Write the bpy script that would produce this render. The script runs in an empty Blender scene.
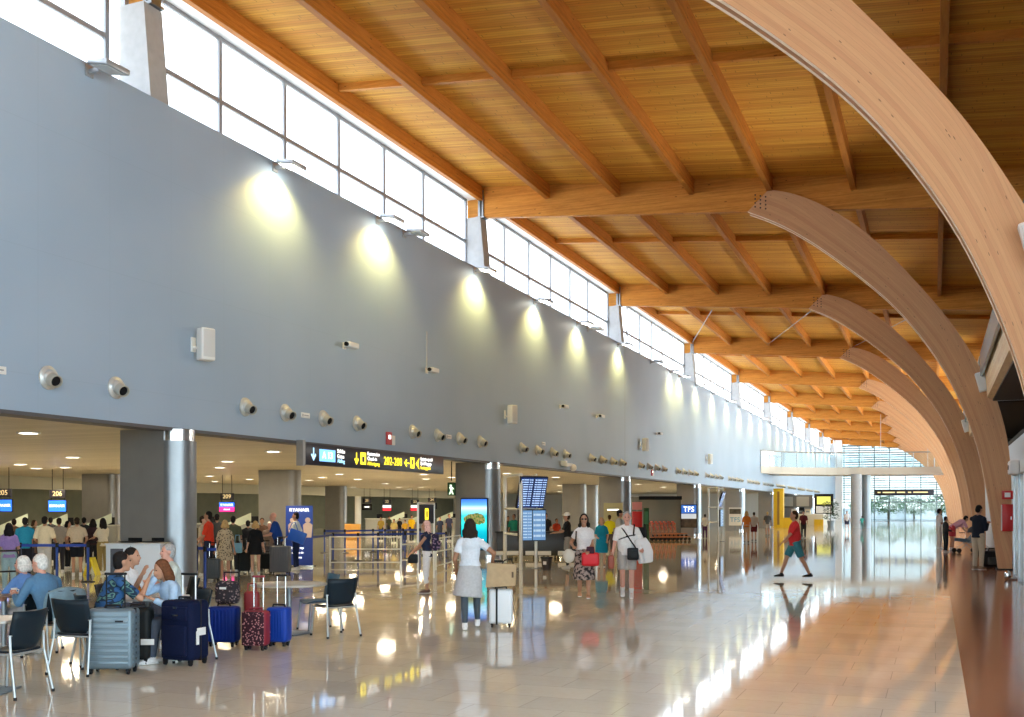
# Airport departures hall: timber roof on curved arches, blue-grey wall with clerestory, check-in openings, travellers.
SKY, EXPO = 4.0, 1.3
FLOODP, DOWNP, ARCHP = 210, 40, 1200
import bpy, bmesh, math, random
from mathutils import Vector as V, Matrix, Euler
random.seed(7)
PI = math.pi
SC = bpy.context.scene
COL = SC.collection

# ---------------------------------------------------------------- camera numbers (image 1024 x 717)
PSI, FOC, CX, HY, EYE = 0.3889, 1038.66, 509.77, 509.14, 1.85
cP, sP = math.cos(PSI), math.sin(PSI)
def ray(x, y):
    r = (x - CX) / FOC
    return (cP * r - sP, sP * r + cP, -(y - HY) / FOC)
def floor_at(x, y, z=0.0):
    d = FOC * (EYE - z) / (y - HY); a = ray(x, y)
    return V((a[0] * d, a[1] * d, z))
def depth_at(x, d, z=0.0):
    a = ray(x, 0)
    return V((a[0] * d, a[1] * d, z))
def pxm(y):                                   # pixels per metre at a floor point seen at row y
    return (y - HY) / EYE
def wall_y(x, X):
    a = ray(x, 0); return a[1] * X / a[0]
def high_at(x, y, z):                         # a point seen at (x, y) that stands at height z above the horizon
    d = FOC * (z - EYE) / (HY - y); a = ray(x, y)
    return V((a[0] * d, a[1] * d, z))
def plane_y(x, y, Y):
    a = ray(x, y); d = Y / a[1]
    return V((a[0] * d, Y, EYE + a[2] * d))

# ---------------------------------------------------------------- materials
MATS = {}
def mat(name, col, rough=0.6, metal=0.0, noise=0.0, nscale=8.0, emit=0.0, spec=0.5, coat=0.0, alpha=1.0, bump=0.0, aniso=0.0):
    if name in MATS: return MATS[name]
    m = bpy.data.materials.new(name); m.use_nodes = True; MATS[name] = m
    nt = m.node_tree; b = nt.nodes['Principled BSDF']
    b.inputs['Base Color'].default_value = (*col, 1)
    b.inputs['Roughness'].default_value = rough
    b.inputs['Metallic'].default_value = metal
    b.inputs['Specular IOR Level'].default_value = spec
    b.inputs['Coat Weight'].default_value = coat
    if emit:
        b.inputs['Emission Color'].default_value = (*col, 1); b.inputs['Emission Strength'].default_value = emit
    if noise:
        tc = nt.nodes.new('ShaderNodeTexCoord'); n = nt.nodes.new('ShaderNodeTexNoise')
        n.inputs['Scale'].default_value = nscale; n.inputs['Detail'].default_value = 4
        r = nt.nodes.new('ShaderNodeValToRGB')
        r.color_ramp.elements[0].position = .3; r.color_ramp.elements[1].position = .7
        r.color_ramp.elements[0].color = (*[c * (1 - noise) for c in col], 1)
        r.color_ramp.elements[1].color = (*[min(1, c * (1 + noise)) for c in col], 1)
        nt.links.new(tc.outputs['Object'], n.inputs['Vector']); nt.links.new(n.outputs['Fac'], r.inputs['Fac'])
        nt.links.new(r.outputs['Color'], b.inputs['Base Color'])
        if bump:
            bp = nt.nodes.new('ShaderNodeBump'); bp.inputs['Strength'].default_value = bump
            nt.links.new(n.outputs['Fac'], bp.inputs['Height']); nt.links.new(bp.outputs['Normal'], b.inputs['Normal'])
    return m
class NT:                                     # small helper to write node graphs
    def __init__(s, name):
        s.m = bpy.data.materials.new(name); s.m.use_nodes = True; MATS[name] = s.m
        s.t = s.m.node_tree; s.b = s.t.nodes['Principled BSDF']
    def n(s, typ, **kw):
        nd = s.t.nodes.new('ShaderNode' + typ)
        for k, v in kw.items():
            if k.startswith('_'): setattr(nd, k[1:], v)
            else: nd.inputs[k.replace('__', ' ')].default_value = v
        return nd
    def l(s, a, b): s.t.links.new(a, b)
    def ramp(s, fac, stops):
        r = s.n('ValToRGB'); e = r.color_ramp.elements
        while len(e) < len(stops): e.new(.5)
        for i, (p, c) in enumerate(stops): e[i].position = p; e[i].color = (*c, 1) if len(c) == 3 else c
        s.l(fac, r.inputs['Fac']); return r.outputs['Color']
    def math(s, op, a, b=None):
        nd = s.n('Math', _operation=op)
        for i, q in enumerate((a, b)):
            if q is None: continue
            if isinstance(q, (int, float)): nd.inputs[i].default_value = q
            else: s.l(q, nd.inputs[i])
        return nd.outputs[0]
    def mix(s, fac, a, b, mode='MIX'):
        nd = s.n('MixRGB', _blend_type=mode)
        for i, q in enumerate((fac, a, b)):
            if isinstance(q, (int, float)): nd.inputs[i].default_value = q
            elif isinstance(q, tuple): nd.inputs[i].default_value = (*q, 1)
            else: s.l(q, nd.inputs[i])
        return nd.outputs[0]

def wood_mat(name, base, dark, uv=False, lam=0.045, axis='X', knots=True, rough=.5):
    w = NT(name); tc = w.n('TexCoord')
    mp = w.n('Mapping')
    if uv:
        w.l(tc.outputs['UV'], mp.inputs['Vector']); mp.inputs['Scale'].default_value = (.6, 9, 1)
    else:
        w.l(tc.outputs['Object'], mp.inputs['Vector'])
        mp.inputs['Scale'].default_value = {'X': (.6, 6, 6), 'Y': (6, .6, 6)}[axis]
    n1 = w.n('TexNoise', Scale=2.2, Detail=5.0); w.l(mp.outputs[0], n1.inputs['Vector'])
    n2 = w.n('TexNoise', Scale=9.0, Detail=3.0); w.l(mp.outputs[0], n2.inputs['Vector'])
    f = w.math('ADD', w.math('MULTIPLY', n1.outputs['Fac'], .65), w.math('MULTIPLY', n2.outputs['Fac'], .35))
    c = w.ramp(f, [(.3, dark), (.62, base)])
    sep = w.n('SeparateXYZ'); w.l(tc.outputs['UV' if uv else 'Object'], sep.inputs[0])
    v = sep.outputs[1 if uv else 2]
    lamf = w.math('FRACT', w.math('DIVIDE', v, lam))
    band = w.n('TexWhiteNoise', _noise_dimensions='1D'); w.l(w.math('FLOOR', w.math('DIVIDE', v, lam)), band.inputs['W'])
    c = w.mix(.09 if uv else .13, c, band.outputs['Value'], 'OVERLAY')
    c = w.mix(w.math('MULTIPLY', w.math('LESS_THAN', lamf, .06), .28), c, tuple(x * .45 for x in dark))
    if knots:
        mk = w.n('Mapping'); w.l(tc.outputs['UV' if uv else 'Object'], mk.inputs['Vector'])
        mk.inputs['Scale'].default_value = (1.1, 3.2, 1) if uv else ((1.1, 3.2, 3.2) if axis == 'X' else (3.2, 1.1, 3.2))
        vo = w.n('TexVoronoi', Scale=2.4 if uv else 1.7); w.l(mk.outputs[0], vo.inputs['Vector'])
        c = w.mix(w.math('MULTIPLY', w.math('LESS_THAN', vo.outputs['Distance'], .085), .75), c, tuple(x * .22 for x in dark))
    w.l(c, w.b.inputs['Base Color']); w.b.inputs['Roughness'].default_value = rough; w.b.inputs['Specular IOR Level'].default_value = .15
    return w.m

# ---------------------------------------------------------------- mesh building
class MB:
    def __init__(s): s.bm = bmesh.new(); s.uv = None
    def _tf(s, vs, M):
        if M is not None: bmesh.ops.transform(s.bm, matrix=M, verts=vs)
    def box(s, c, size, M=None, bev=0.0, seg=2):
        r = bmesh.ops.create_cube(s.bm, size=1); vs = r['verts']
        bmesh.ops.transform(s.bm, matrix=Matrix.Translation(c) @ Matrix.Diagonal((*size, 1)), verts=vs)
        if bev:
            es = list({e for v in vs for e in v.link_edges})
            q = bmesh.ops.bevel(s.bm, geom=es, offset=min(bev, min(size) * .49), segments=seg, profile=.5, affect='EDGES')
            vs = list({v for f in q['faces'] for v in f.verts})
            vs = s._island(vs)
        s._tf(vs, M); return s
    def _island(s, seed):
        seen = set(seed); st = list(seed)
        while st:
            v = st.pop()
            for e in v.link_edges:
                o = e.other_vert(v)
                if o not in seen: seen.add(o); st.append(o)
        return list(seen)
    def box2(s, a, b, bev=0.0, M=None):
        a, b = V(a), V(b); return s.box((a + b) / 2, [abs(q) for q in (b - a)], M, bev)
    def cyl(s, p0, p1, r0, r1=None, n=12, cap=True):
        p0, p1 = V(p0), V(p1); r1 = r0 if r1 is None else r1
        d = p1 - p0; L = d.length
        q = d.to_track_quat('Z', 'Y').to_matrix().to_4x4()
        r = bmesh.ops.create_cone(s.bm, cap_ends=cap, segments=n, radius1=max(r0, 1e-4), radius2=max(r1, 1e-4), depth=L)
        bmesh.ops.transform(s.bm, matrix=Matrix.Translation((p0 + p1) / 2) @ q, verts=r['verts']); return s
    def tube(s, pts, r, n=8):
        pts = [V(p) for p in pts]
        for a, b in zip(pts, pts[1:]): s.cyl(a, b, r, r, n)
        for p in pts[1:-1]: s.ball(p, (r, r, r), 8, 6)
        return s
    def ball(s, c, r, u=12, v=8, M=None):
        if isinstance(r, (int, float)): r = (r, r, r)
        q = bmesh.ops.create_uvsphere(s.bm, u_segments=u, v_segments=v, radius=1)
        T = Matrix.Translation(c) @ (M.to_4x4() if M is not None else Matrix.Identity(4)) @ Matrix.Diagonal((*r, 1))
        bmesh.ops.transform(s.bm, matrix=T, verts=q['verts']); return s
    def caps(s, p0, p1, r0, r1, n=10):
        s.cyl(p0, p1, r0, r1, n); s.ball(p0, r0, n, 6); s.ball(p1, r1, n, 6); return s
    def loft(s, rings, close=True):
        R = [[s.bm.verts.new(p) for p in ring] for ring in rings]
        n = len(R[0])
        for a, b in zip(R, R[1:]):
            for i in range(n): s.bm.faces.new((a[i], a[(i + 1) % n], b[(i + 1) % n], b[i]))
        if close: s.bm.faces.new(R[0][::-1]); s.bm.faces.new(R[-1])
        return s
    def eloft(s, secs, n=14):                 # secs: (centre, rx, ry[, lateral axis])
        cs = [V(q[0]) for q in secs]; rings = []
        for i, q in enumerate(secs):
            t = (cs[min(i + 1, len(cs) - 1)] - cs[max(i - 1, 0)]).normalized()
            lat = V(q[3]) if len(q) > 3 else V((1, 0, 0))
            lat = (lat - t * lat.dot(t)).normalized(); fw = t.cross(lat)
            rings.append([cs[i] + lat * q[1] * math.cos(2 * PI * k / n) + fw * q[2] * math.sin(2 * PI * k / n) for k in range(n)])
        return s.loft(rings)
    def prism(s, poly, a, b, plane='XZ'):     # polygon in a plane pushed from a to b along the third axis
        def P(u, w, t): return {'XZ': (u, t, w), 'YZ': (t, u, w), 'XY': (u, w, t)}[plane]
        A = [s.bm.verts.new(P(u, w, a)) for u, w in poly]; B = [s.bm.verts.new(P(u, w, b)) for u, w in poly]
        n = len(poly)
        for i in range(n): s.bm.faces.new((A[i], A[(i + 1) % n], B[(i + 1) % n], B[i]))
        s.bm.faces.new(A[::-1]); s.bm.faces.new(B); return s
    def quad(s, a, b, c, d): s.bm.faces.new([s.bm.verts.new(p) for p in (a, b, c, d)]); return s
    def lathe(s, prof, c=(0, 0, 0), n=20, M=None):   # prof: (r, z)
        rings = [[(max(r, 1e-4) * math.cos(2 * PI * k / n), max(r, 1e-4) * math.sin(2 * PI * k / n), z) for k in range(n)] for r, z in prof]
        T = Matrix.Translation(c) @ (M.to_4x4() if M is not None else Matrix.Identity(4))
        return s.loft([[T @ V(p) for p in r] for r in rings])
    def build(s, name, m, parent=None, smooth=True, loc=None, ang=40):
        bmesh.ops.recalc_face_normals(s.bm, faces=s.bm.faces)
        me = bpy.data.meshes.new(name); s.bm.to_mesh(me); s.bm.free()
        if smooth:
            me.shade_smooth()
            try: me.set_sharp_from_angle(angle=math.radians(ang))
            except Exception: pass
        o = bpy.data.objects.new(name, me); COL.objects.link(o)
        for q in (m if isinstance(m, (list, tuple)) else [m]): me.materials.append(q)
        if parent is not None: o.parent = parent
        if loc is not None: o.location = loc
        return o

def tag(o, label=None, cat=None, group=None, kind=None):
    if label: o['label'] = label
    if cat: o['category'] = cat
    if group: o['group'] = group
    if kind: o['kind'] = kind
    return o
def thing(name, label, cat, loc=(0, 0, 0), rz=0.0, group=None, kind=None):
    o = bpy.data.objects.new(name, None); COL.objects.link(o); o.empty_display_size = .2
    o.location = loc; o.rotation_euler = (0, 0, rz)
    return tag(o, label, cat, group, kind)
KIDS = {}
def copy_tree(o, parent=None):
    c = o.copy(); COL.objects.link(c)
    if parent is not None: c.parent = parent
    for ch in list(KIDS_OF(o)): copy_tree(ch, c)
    return c
def KIDS_OF(o): return [x for x in COL.objects if x.parent == o]
def dup(o, label, loc, rz=0.0, group=None):
    c = copy_tree(o); c.location = loc; c.rotation_euler = (0, 0, rz); c['label'] = label
    if group: c['group'] = group
    return c
def label_child(o, label): o['label'] = label; return o
def text(name, body, size, m, loc, rot, parent=None, ax='CENTER', ext=.003, sx=1.0):
    cu = bpy.data.curves.new(name, 'FONT'); cu.body = body; cu.size = size; cu.align_x = ax; cu.align_y = 'CENTER'; cu.extrude = ext
    t = bpy.data.objects.new(name, cu); COL.objects.link(t)
    bpy.context.view_layer.update()
    me = bpy.data.meshes.new_from_object(t.evaluated_get(bpy.context.evaluated_depsgraph_get()))
    bpy.data.objects.remove(t); bpy.data.curves.remove(cu)
    o = bpy.data.objects.new(name, me); COL.objects.link(o); me.materials.clear(); me.materials.append(m)
    o.location = loc; o.rotation_euler = rot; o.scale = (sx, 1, 1)
    if parent is not None: o.parent = parent
    return o
ORD = ['first', 'second', 'third', 'fourth', 'fifth', 'sixth', 'seventh', 'eighth', 'ninth', 'tenth', 'eleventh', 'twelfth', 'thirteenth',
       'fourteenth', 'fifteenth', 'sixteenth', 'seventeenth', 'eighteenth', 'nineteenth']
TENS = {20: 'twent', 30: 'thirt', 40: 'fort', 50: 'fift', 60: 'sixt', 70: 'sevent', 80: 'eight', 90: 'ninet'}
def ordi(i):                                  # 0 -> first
    n = i + 1
    if n < 20: return ORD[n - 1]
    if n >= 100: return 'hundredth' if n == 100 else 'hundred and ' + ordi(n - 101)
    t, u = n // 10 * 10, n % 10
    return TENS[t] + ('ieth' if u == 0 else 'y-' + ORD[u - 1])
# ================================================================ constants of the hall (metres)
W = 15.25; ZS = 10.53; ZF = 3.585; Y0 = 17.12; BAY = 17.96; ZB = 11.285; SL = -0.0857
XJ0, DJ = -12.91, 2.6175
YEND = 179.2; NB = 10; YBACK = -30.0
def yk(k): return Y0 + BAY * k
def zb(X): return ZB + SL * X

# ---------------------------------------------------------------- shell materials
M_BEAM = wood_mat('glulam_beam_wood', (.66, .29, .06), (.48, .18, .03), axis='X', lam=.042)
M_JOIST = wood_mat('glulam_joist_wood', (.60, .24, .045), (.42, .145, .022), axis='Y', lam=.042)
M_ARCH = wood_mat('glulam_arch_wood', (.66, .375, .205), (.59, .33, .175), uv=True, lam=.11)
M_ARCHLIT = mat('arch_edge_wood_lit', (.9, .70, .48), .5, noise=.1)  # paler than the arch faces: window light painted into the edges
def deck_material():
    w = NT('plywood_deck'); tc = w.n('TexCoord'); sep = w.n('SeparateXYZ'); w.l(tc.outputs['Object'], sep.inputs[0])
    mp = w.n('Mapping'); mp.inputs['Scale'].default_value = (.5, 7, 1); w.l(tc.outputs['Object'], mp.inputs['Vector'])
    n = w.n('TexNoise', Scale=1.6, Detail=6.0); w.l(mp.outputs[0], n.inputs['Vector'])
    c = w.ramp(n.outputs['Fac'], [(.25, (.56, .255, .036)), (.7, (.72, .365, .066))])
    y = w.math('DIVIDE', sep.outputs[1], .12)
    row = w.n('TexWhiteNoise', _noise_dimensions='1D'); w.l(w.math('FLOOR', y), row.inputs['W'])
    c = w.mix(.22, c, row.outputs['Value'], 'OVERLAY')
    c = w.mix(w.math('MULTIPLY', w.math('LESS_THAN', w.math('FRACT', y), .1), .45), c, (.16, .07, .015))
    x = w.math('FRACT', w.math('DIVIDE', w.math('ADD', sep.outputs[0], w.math('MULTIPLY', row.outputs['Value'], 2.6)), 2.6))
    c = w.mix(w.math('MULTIPLY', w.math('LESS_THAN', x, .008), .5), c, (.12, .05, .01))
    vo = w.n('TexVoronoi', Scale=2.3); mk = w.n('Mapping'); mk.inputs['Scale'].default_value = (1, 2.4, 1)
    w.l(tc.outputs['Object'], mk.inputs['Vector']); w.l(mk.outputs[0], vo.inputs['Vector'])
    c = w.mix(w.math('MULTIPLY', w.math('LESS_THAN', vo.outputs['Distance'], .06), .6), c, (.13, .05, .012))
    w.l(c, w.b.inputs['Base Color']); w.b.inputs['Roughness'].default_value = .6; w.b.inputs['Specular IOR Level'].default_value = .15
    return w.m
M_DECK = deck_material()
def wall_material():
    w = NT('blue_grey_wall_panels'); tc = w.n('TexCoord'); sep = w.n('SeparateXYZ'); w.l(tc.outputs['Object'], sep.inputs[0])
    n = w.n('TexNoise', Scale=.35, Detail=2.0); w.l(tc.outputs['Object'], n.inputs['Vector'])
    c = w.ramp(n.outputs['Fac'], [(.3, (.32, .43, .57)), (.7, (.36, .47, .61))])
    fy = w.math('FRACT', w.math('DIVIDE', sep.outputs[1], 1.795)); fz = w.math('FRACT', w.math('DIVIDE', w.math('ADD', sep.outputs[2], .3), 2.3))
    g = w.math('MAXIMUM', w.math('LESS_THAN', fy, .007), w.math('LESS_THAN', fz, .005))
    c = w.mix(w.math('MULTIPLY', g, .13), c, (.18, .22, .28))
    bigj = w.math('LESS_THAN', w.math('FRACT', w.math('DIVIDE', w.math('SUBTRACT', sep.outputs[1], 53.3), 53.9)), .0014)
    c = w.mix(w.math('MULTIPLY', bigj, .5), c, (.15, .17, .2))
    w.l(c, w.b.inputs['Base Color']); w.b.inputs['Roughness'].default_value = .5
    return w.m
M_WALL = wall_material()
def floor_material(name, c1, c2, grout, tx, ty, rough, var=.16):
    w = NT(name); tc = w.n('TexCoord')
    br = w.n('TexBrick', Scale=1.0); br.offset = .5; br.inputs['Brick Width'].default_value = tx; br.inputs['Row Height'].default_value = ty
    br.inputs['Mortar Size'].default_value = .004; br.inputs['Mortar Smooth'].default_value = .1; br.inputs['Bias'].default_value = 0
    br.inputs['Color1'].default_value = (*c1, 1); br.inputs['Color2'].default_value = (*c2, 1); br.inputs['Mortar'].default_value = (*grout, 1)
    w.l(tc.outputs['Object'], br.inputs['Vector'])
    n = w.n('TexNoise', Scale=1.1, Detail=6.0, Roughness=.6); w.l(tc.outputs['Object'], n.inputs['Vector'])
    n2 = w.n('TexNoise', Scale=14.0, Detail=3.0); w.l(tc.outputs['Object'], n2.inputs['Vector'])
    c = w.mix(var, br.outputs['Color'], n.outputs['Fac'], 'OVERLAY'); c = w.mix(var * .6, c, n2.outputs['Fac'], 'OVERLAY')
    w.l(c, w.b.inputs['Base Color'])
    r = w.math('ADD', w.math('MULTIPLY', n.outputs['Fac'], .05), rough - .025); w.l(r, w.b.inputs['Roughness'])
    w.b.inputs['Specular IOR Level'].default_value = .55
    bp = w.n('Bump', Strength=.02, Distance=.02); n3 = w.n('TexNoise', Scale=2.5, Detail=2.0); w.l(tc.outputs['Object'], n3.inputs['Vector'])
    w.l(n3.outputs['Fac'], bp.inputs['Height']); w.l(bp.outputs['Normal'], w.b.inputs['Normal'])
    return w.m
M_FLOOR = floor_material('polished_beige_tiles', (.70, .66, .55), (.62, .595, .51), (.45, .43, .37), .9, .6, .05)
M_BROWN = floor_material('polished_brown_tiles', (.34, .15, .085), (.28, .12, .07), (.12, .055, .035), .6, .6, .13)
def plank_ceiling():
    w = NT('metal_strip_ceiling'); tc = w.n('TexCoord'); sep = w.n('SeparateXYZ'); w.l(tc.outputs['Object'], sep.inputs[0])
    row = w.n('TexWhiteNoise', _noise_dimensions='1D'); y = w.math('DIVIDE', sep.outputs[1], .3); w.l(w.math('FLOOR', y), row.inputs['W'])
    c = w.ramp(row.outputs['Value'], [(0, (.50, .43, .30)), (1, (.60, .52, .37))])
    c = w.mix(w.math('MULTIPLY', w.math('LESS_THAN', w.math('FRACT', y), .08), .6), c, (.2, .16, .1))
    w.l(c, w.b.inputs['Base Color']); w.b.inputs['Roughness'].default_value = .45
    return w.m
M_CEIL2 = plank_ceiling()
M_WHITE = mat('white_paint', (.78, .78, .77), .5)
M_CONC = mat('pale_concrete', (.40, .41, .42), .75, noise=.07, nscale=5)
M_VOIDSHADE = mat('aisle_void_shade', (.05, .035, .025), .8)  # near-black base colour puts the shade of the void into the aisle surfaces
M_RWALL = mat('pale_panel', (.72, .75, .79), .45)
M_STEEL = mat('brushed_steel', (.30, .32, .34), .42, 1.0, noise=.06, nscale=3)
M_CHROME = mat('satin_chrome', (.72, .73, .74), .22, 1.0)
M_ALU = mat('aluminium_frame', (.42, .44, .47), .4, .6)
M_MULL = mat('window_frame_grey', (.30, .32, .35), .45, .3)
M_BLACK = mat('black_plastic', (.012, .012, .014), .42, spec=.18)
M_OLIVE = mat('olive_back_wall', (.20, .21, .15), .7, noise=.08, nscale=1.5)
M_GREYCOL = mat('grey_column_cladding', (.33, .33, .33), .38, .55, noise=.05, nscale=2)

def glass_mat(name, tint=(.93, .97, .98), refl=.09, diff=0.0):
    w = NT(name); w.t.nodes.remove(w.b); out = w.t.nodes['Material Output']
    tr = w.n('BsdfTransparent', Color=(*tint, 1)); gl = w.n('BsdfGlossy', Roughness=.03)
    fr = w.n('LayerWeight', Blend=.12); mx = w.n('MixShader')
    f = w.math('ADD', w.math('MULTIPLY', fr.outputs['Fresnel'], .7), refl * .4)
    w.l(f, mx.inputs[0]); w.l(tr.outputs[0], mx.inputs[1]); w.l(gl.outputs[0], mx.inputs[2]); last = mx
    if diff:
        td = w.n('BsdfTranslucent', Color=(.95, .97, 1, 1)); m2 = w.n('MixShader'); m2.inputs[0].default_value = diff
        w.l(mx.outputs[0], m2.inputs[1]); w.l(td.outputs[0], m2.inputs[2]); last = m2
    w.l(last.outputs[0], out.inputs['Surface']); return w.m
M_GLASS = glass_mat('clear_glazing', (.90, .96, .97))
M_DIMGLASS = glass_mat('dimmed_end_glazing', (.50, .55, .555), .12)  # grey tint added to hold down the brightness of the view outside
M_FROST = glass_mat('clerestory_glazing', (.95, .97, 1.0), .05, .6)
M_RAILGLASS = glass_mat('rail_glass', (.78, .9, .93), .12)

# ---------------------------------------------------------------- floor, wall, deck
XBR = .285
tag(MB().box2((-56.5, YBACK, -.3), (XBR, YEND, 0)).build('floor', M_FLOOR, smooth=False), 'polished beige stone tiled hall floor', 'floor', kind='structure')
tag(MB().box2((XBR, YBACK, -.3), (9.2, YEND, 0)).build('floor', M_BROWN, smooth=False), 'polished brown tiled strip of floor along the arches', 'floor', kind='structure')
tag(MB().box2((-W - .45, YBACK, ZF), (-W, YEND, ZS)).build('wall_left', M_WALL, smooth=False), 'tall blue-grey panelled wall above the check-in openings', 'wall', kind='structure')
tag(MB().box2((-W - .5, YBACK, ZF - .04), (-W + .012, YEND, ZF + .03)).build('trim_1', mat('dark_edge_profile', (.10, .10, .11), .5, .4), smooth=False), 'thin dark profile along the lower edge of the blue-grey wall', 'trim', kind='structure')
tag(MB().box2((-W - 1.0, YBACK, ZS - 1.6), (-W - .45, YEND, ZS - .35)).build('trim_2', M_WHITE, smooth=False), 'white ledge under the clerestory windows', 'trim', kind='structure')
d = MB(); zt = lambda X: zb(X) + 1.13
d.prism([(-17.2, zt(-17.2)), (9.2, zt(9.2)), (9.2, zt(9.2) + .22), (-17.2, zt(-17.2) + .22)], YBACK, YEND + 1.2)
tag(d.build('ceiling', M_DECK, smooth=False), 'sloping plywood plank roof deck', 'ceiling', kind='structure')
tag(MB().box2((-16.35, YBACK, 13.3), (-15.5, YEND, 13.4)).box2((-16.35, YBACK, 13.4), (-16.1, YEND, 13.85)).build('trim_3', M_WHITE, smooth=False), 'white soffit strip between the clerestory and the first joist', 'trim', kind='structure')
# right side: low pale wall behind the arches, aisle above and beyond with its shade put into the colour
YG = yk(3) - 3
tag(MB().box2((2.42, 18.2, 0), (2.6, YG, 4.1)).build('wall_right', M_RWALL, smooth=False), 'low pale wall behind the feet of the arches', 'wall', kind='structure')
tag(MB().box2((9.0, 18, 0), (9.2, YG, 12)).build('wall_right', M_VOIDSHADE, smooth=False), 'far wall of the side aisle, shade put into its colour', 'wall', kind='structure')
tag(MB().box2((2.6, YG, 0), (9.2, YG + .2, 11.6)).build('wall_right', M_RWALL, smooth=False), 'pale cross wall where the added side glazing begins', 'wall', kind='structure')
tag(MB().box2((2.42, 18.2, 4.1), (9.0, YG, 4.25)).build('ceiling', M_VOIDSHADE, smooth=False), 'roof slab of the rooms behind the arches, shade put into its colour', 'ceiling', kind='structure')

# ---------------------------------------------------------------- roof beams, joists, arches
IN = [(-5.77, 11.73), (-4.61, 11.20), (-3.29, 10.22), (-2.02, 9.10), (-1.0, 8.10), (-.10, 6.80), (.44, 5.86), (.90, 4.70), (1.10, 4.10), (1.26, 3.5), (1.40, 2.75), (1.53, 1.95), (1.62, 1.2), (1.71, .6), (1.78, 0)]
EX = [(-5.08, 12.39), (-4.22, 12.16), (-3.29, 11.65), (-2.02, 10.71), (-1.0, 9.52), (.12, 8.12), (.66, 7.3), (1.15, 6.42), (1.44, 5.88), (1.70, 5.35), (1.92, 4.5), (2.09, 3.65), (2.14, 2.4), (2.16, 1.1), (2.16, 0)]
def smooth_curve(P, n):
    out = []
    for i in range(len(P) - 1):
        p = [V((*P[max(0, min(len(P) - 1, i + q))], 0)) for q in (-1, 0, 1, 2)]
        for k in range(n):
            t = k / n
            out.append(.5 * ((2 * p[1]) + (p[2] - p[0]) * t + (2 * p[0] - 5 * p[1] + 4 * p[2] - p[3]) * t * t + (3 * p[1] - p[0] - 3 * p[2] + p[3]) * t ** 3))
    out.append(V((*P[-1], 0))); return [(q.x, q.y) for q in out]
def relax(P, it):
    P = [V((*p, 0)) for p in P]
    for _ in range(it):
        P = [P[0]] + [(P[i - 1] + P[i] * 2 + P[i + 1]) / 4 for i in range(1, len(P) - 1)] + [P[-1]]
    return [(p.x, p.y) for p in P]
ci = relax(smooth_curve(IN, 5), 14); ce = relax(smooth_curve(EX, 5), 14)
def leaf_mesh(name, ya, yb):
    bm = bmesh.new(); uvl = bm.loops.layers.uv.new('UVMap'); n = len(ci)
    L = [0]
    for i in range(1, n): L.append(L[-1] + math.dist(ci[i], ci[i - 1]))
    G = [[bm.verts.new((p[0], y, p[1])) for p in c] for c, y in ((ci, ya), (ce, ya), (ci, yb), (ce, yb))]
    def face(vs, uvs, mi):
        f = bm.faces.new(vs); f.material_index = mi; f.smooth = False
        for l, u in zip(f.loops, uvs): l[uvl].uv = u
    for i in range(n - 1):
        w0, w1 = math.dist(ci[i], ce[i]), math.dist(ci[i + 1], ce[i + 1])
        face((G[0][i], G[0][i + 1], G[1][i + 1], G[1][i]), ((L[i], 0), (L[i + 1], 0), (L[i + 1], w1), (L[i], w0)), 0)
        face((G[2][i + 1], G[2][i], G[3][i], G[3][i + 1]), ((L[i + 1], 3), (L[i], 3), (L[i], 3 + w0), (L[i + 1], 3 + w1)), 0)
        face((G[0][i + 1], G[0][i], G[2][i], G[2][i + 1]), ((L[i + 1], 0), (L[i], 0), (L[i], .16), (L[i + 1], .16)), 1)
        face((G[1][i], G[1][i + 1], G[3][i + 1], G[3][i]), ((L[i], 0), (L[i + 1], 0), (L[i + 1], .16), (L[i], .16)), 1)
    for i in (0, n - 1): face((G[0][i], G[1][i], G[3][i], G[2][i]), ((0, 0), (1, 0), (1, .1), (0, .1)), 1)
    bmesh.ops.recalc_face_normals(bm, faces=bm.faces)
    me = bpy.data.meshes.new(name); bm.to_mesh(me); bm.free(); me.materials.append(M_ARCH); me.materials.append(M_ARCHLIT)
    return me
LEAF_A = leaf_mesh('arch_leaf', -.17, -.01); LEAF_B = leaf_mesh('arch_leaf', .21, .37)
M_BOLT = mat('dark_bolt', (.04, .035, .03), .5, .6)
pl = MB()
for i in range(3):
    for j in range(4): pl.cyl((-5.52 + i * .17, -.19, 11.86 + j * .13 - i * .05), (-5.52 + i * .17, -.165, 11.86 + j * .13 - i * .05), .028, n=8)
BOLTS = pl.build('joint_bolts', M_BOLT); BOLTS['kind'] = 'stuff'; BOLTS.name = 'bolt_plate'
bpy.data.objects.remove(BOLTS, do_unlink=False) if False else None
FOOT = MB().box((1.97, .1, .02), (.5, .62, .04), bev=.01).build('foot_plate', M_BLACK)
beam_me = None
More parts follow.
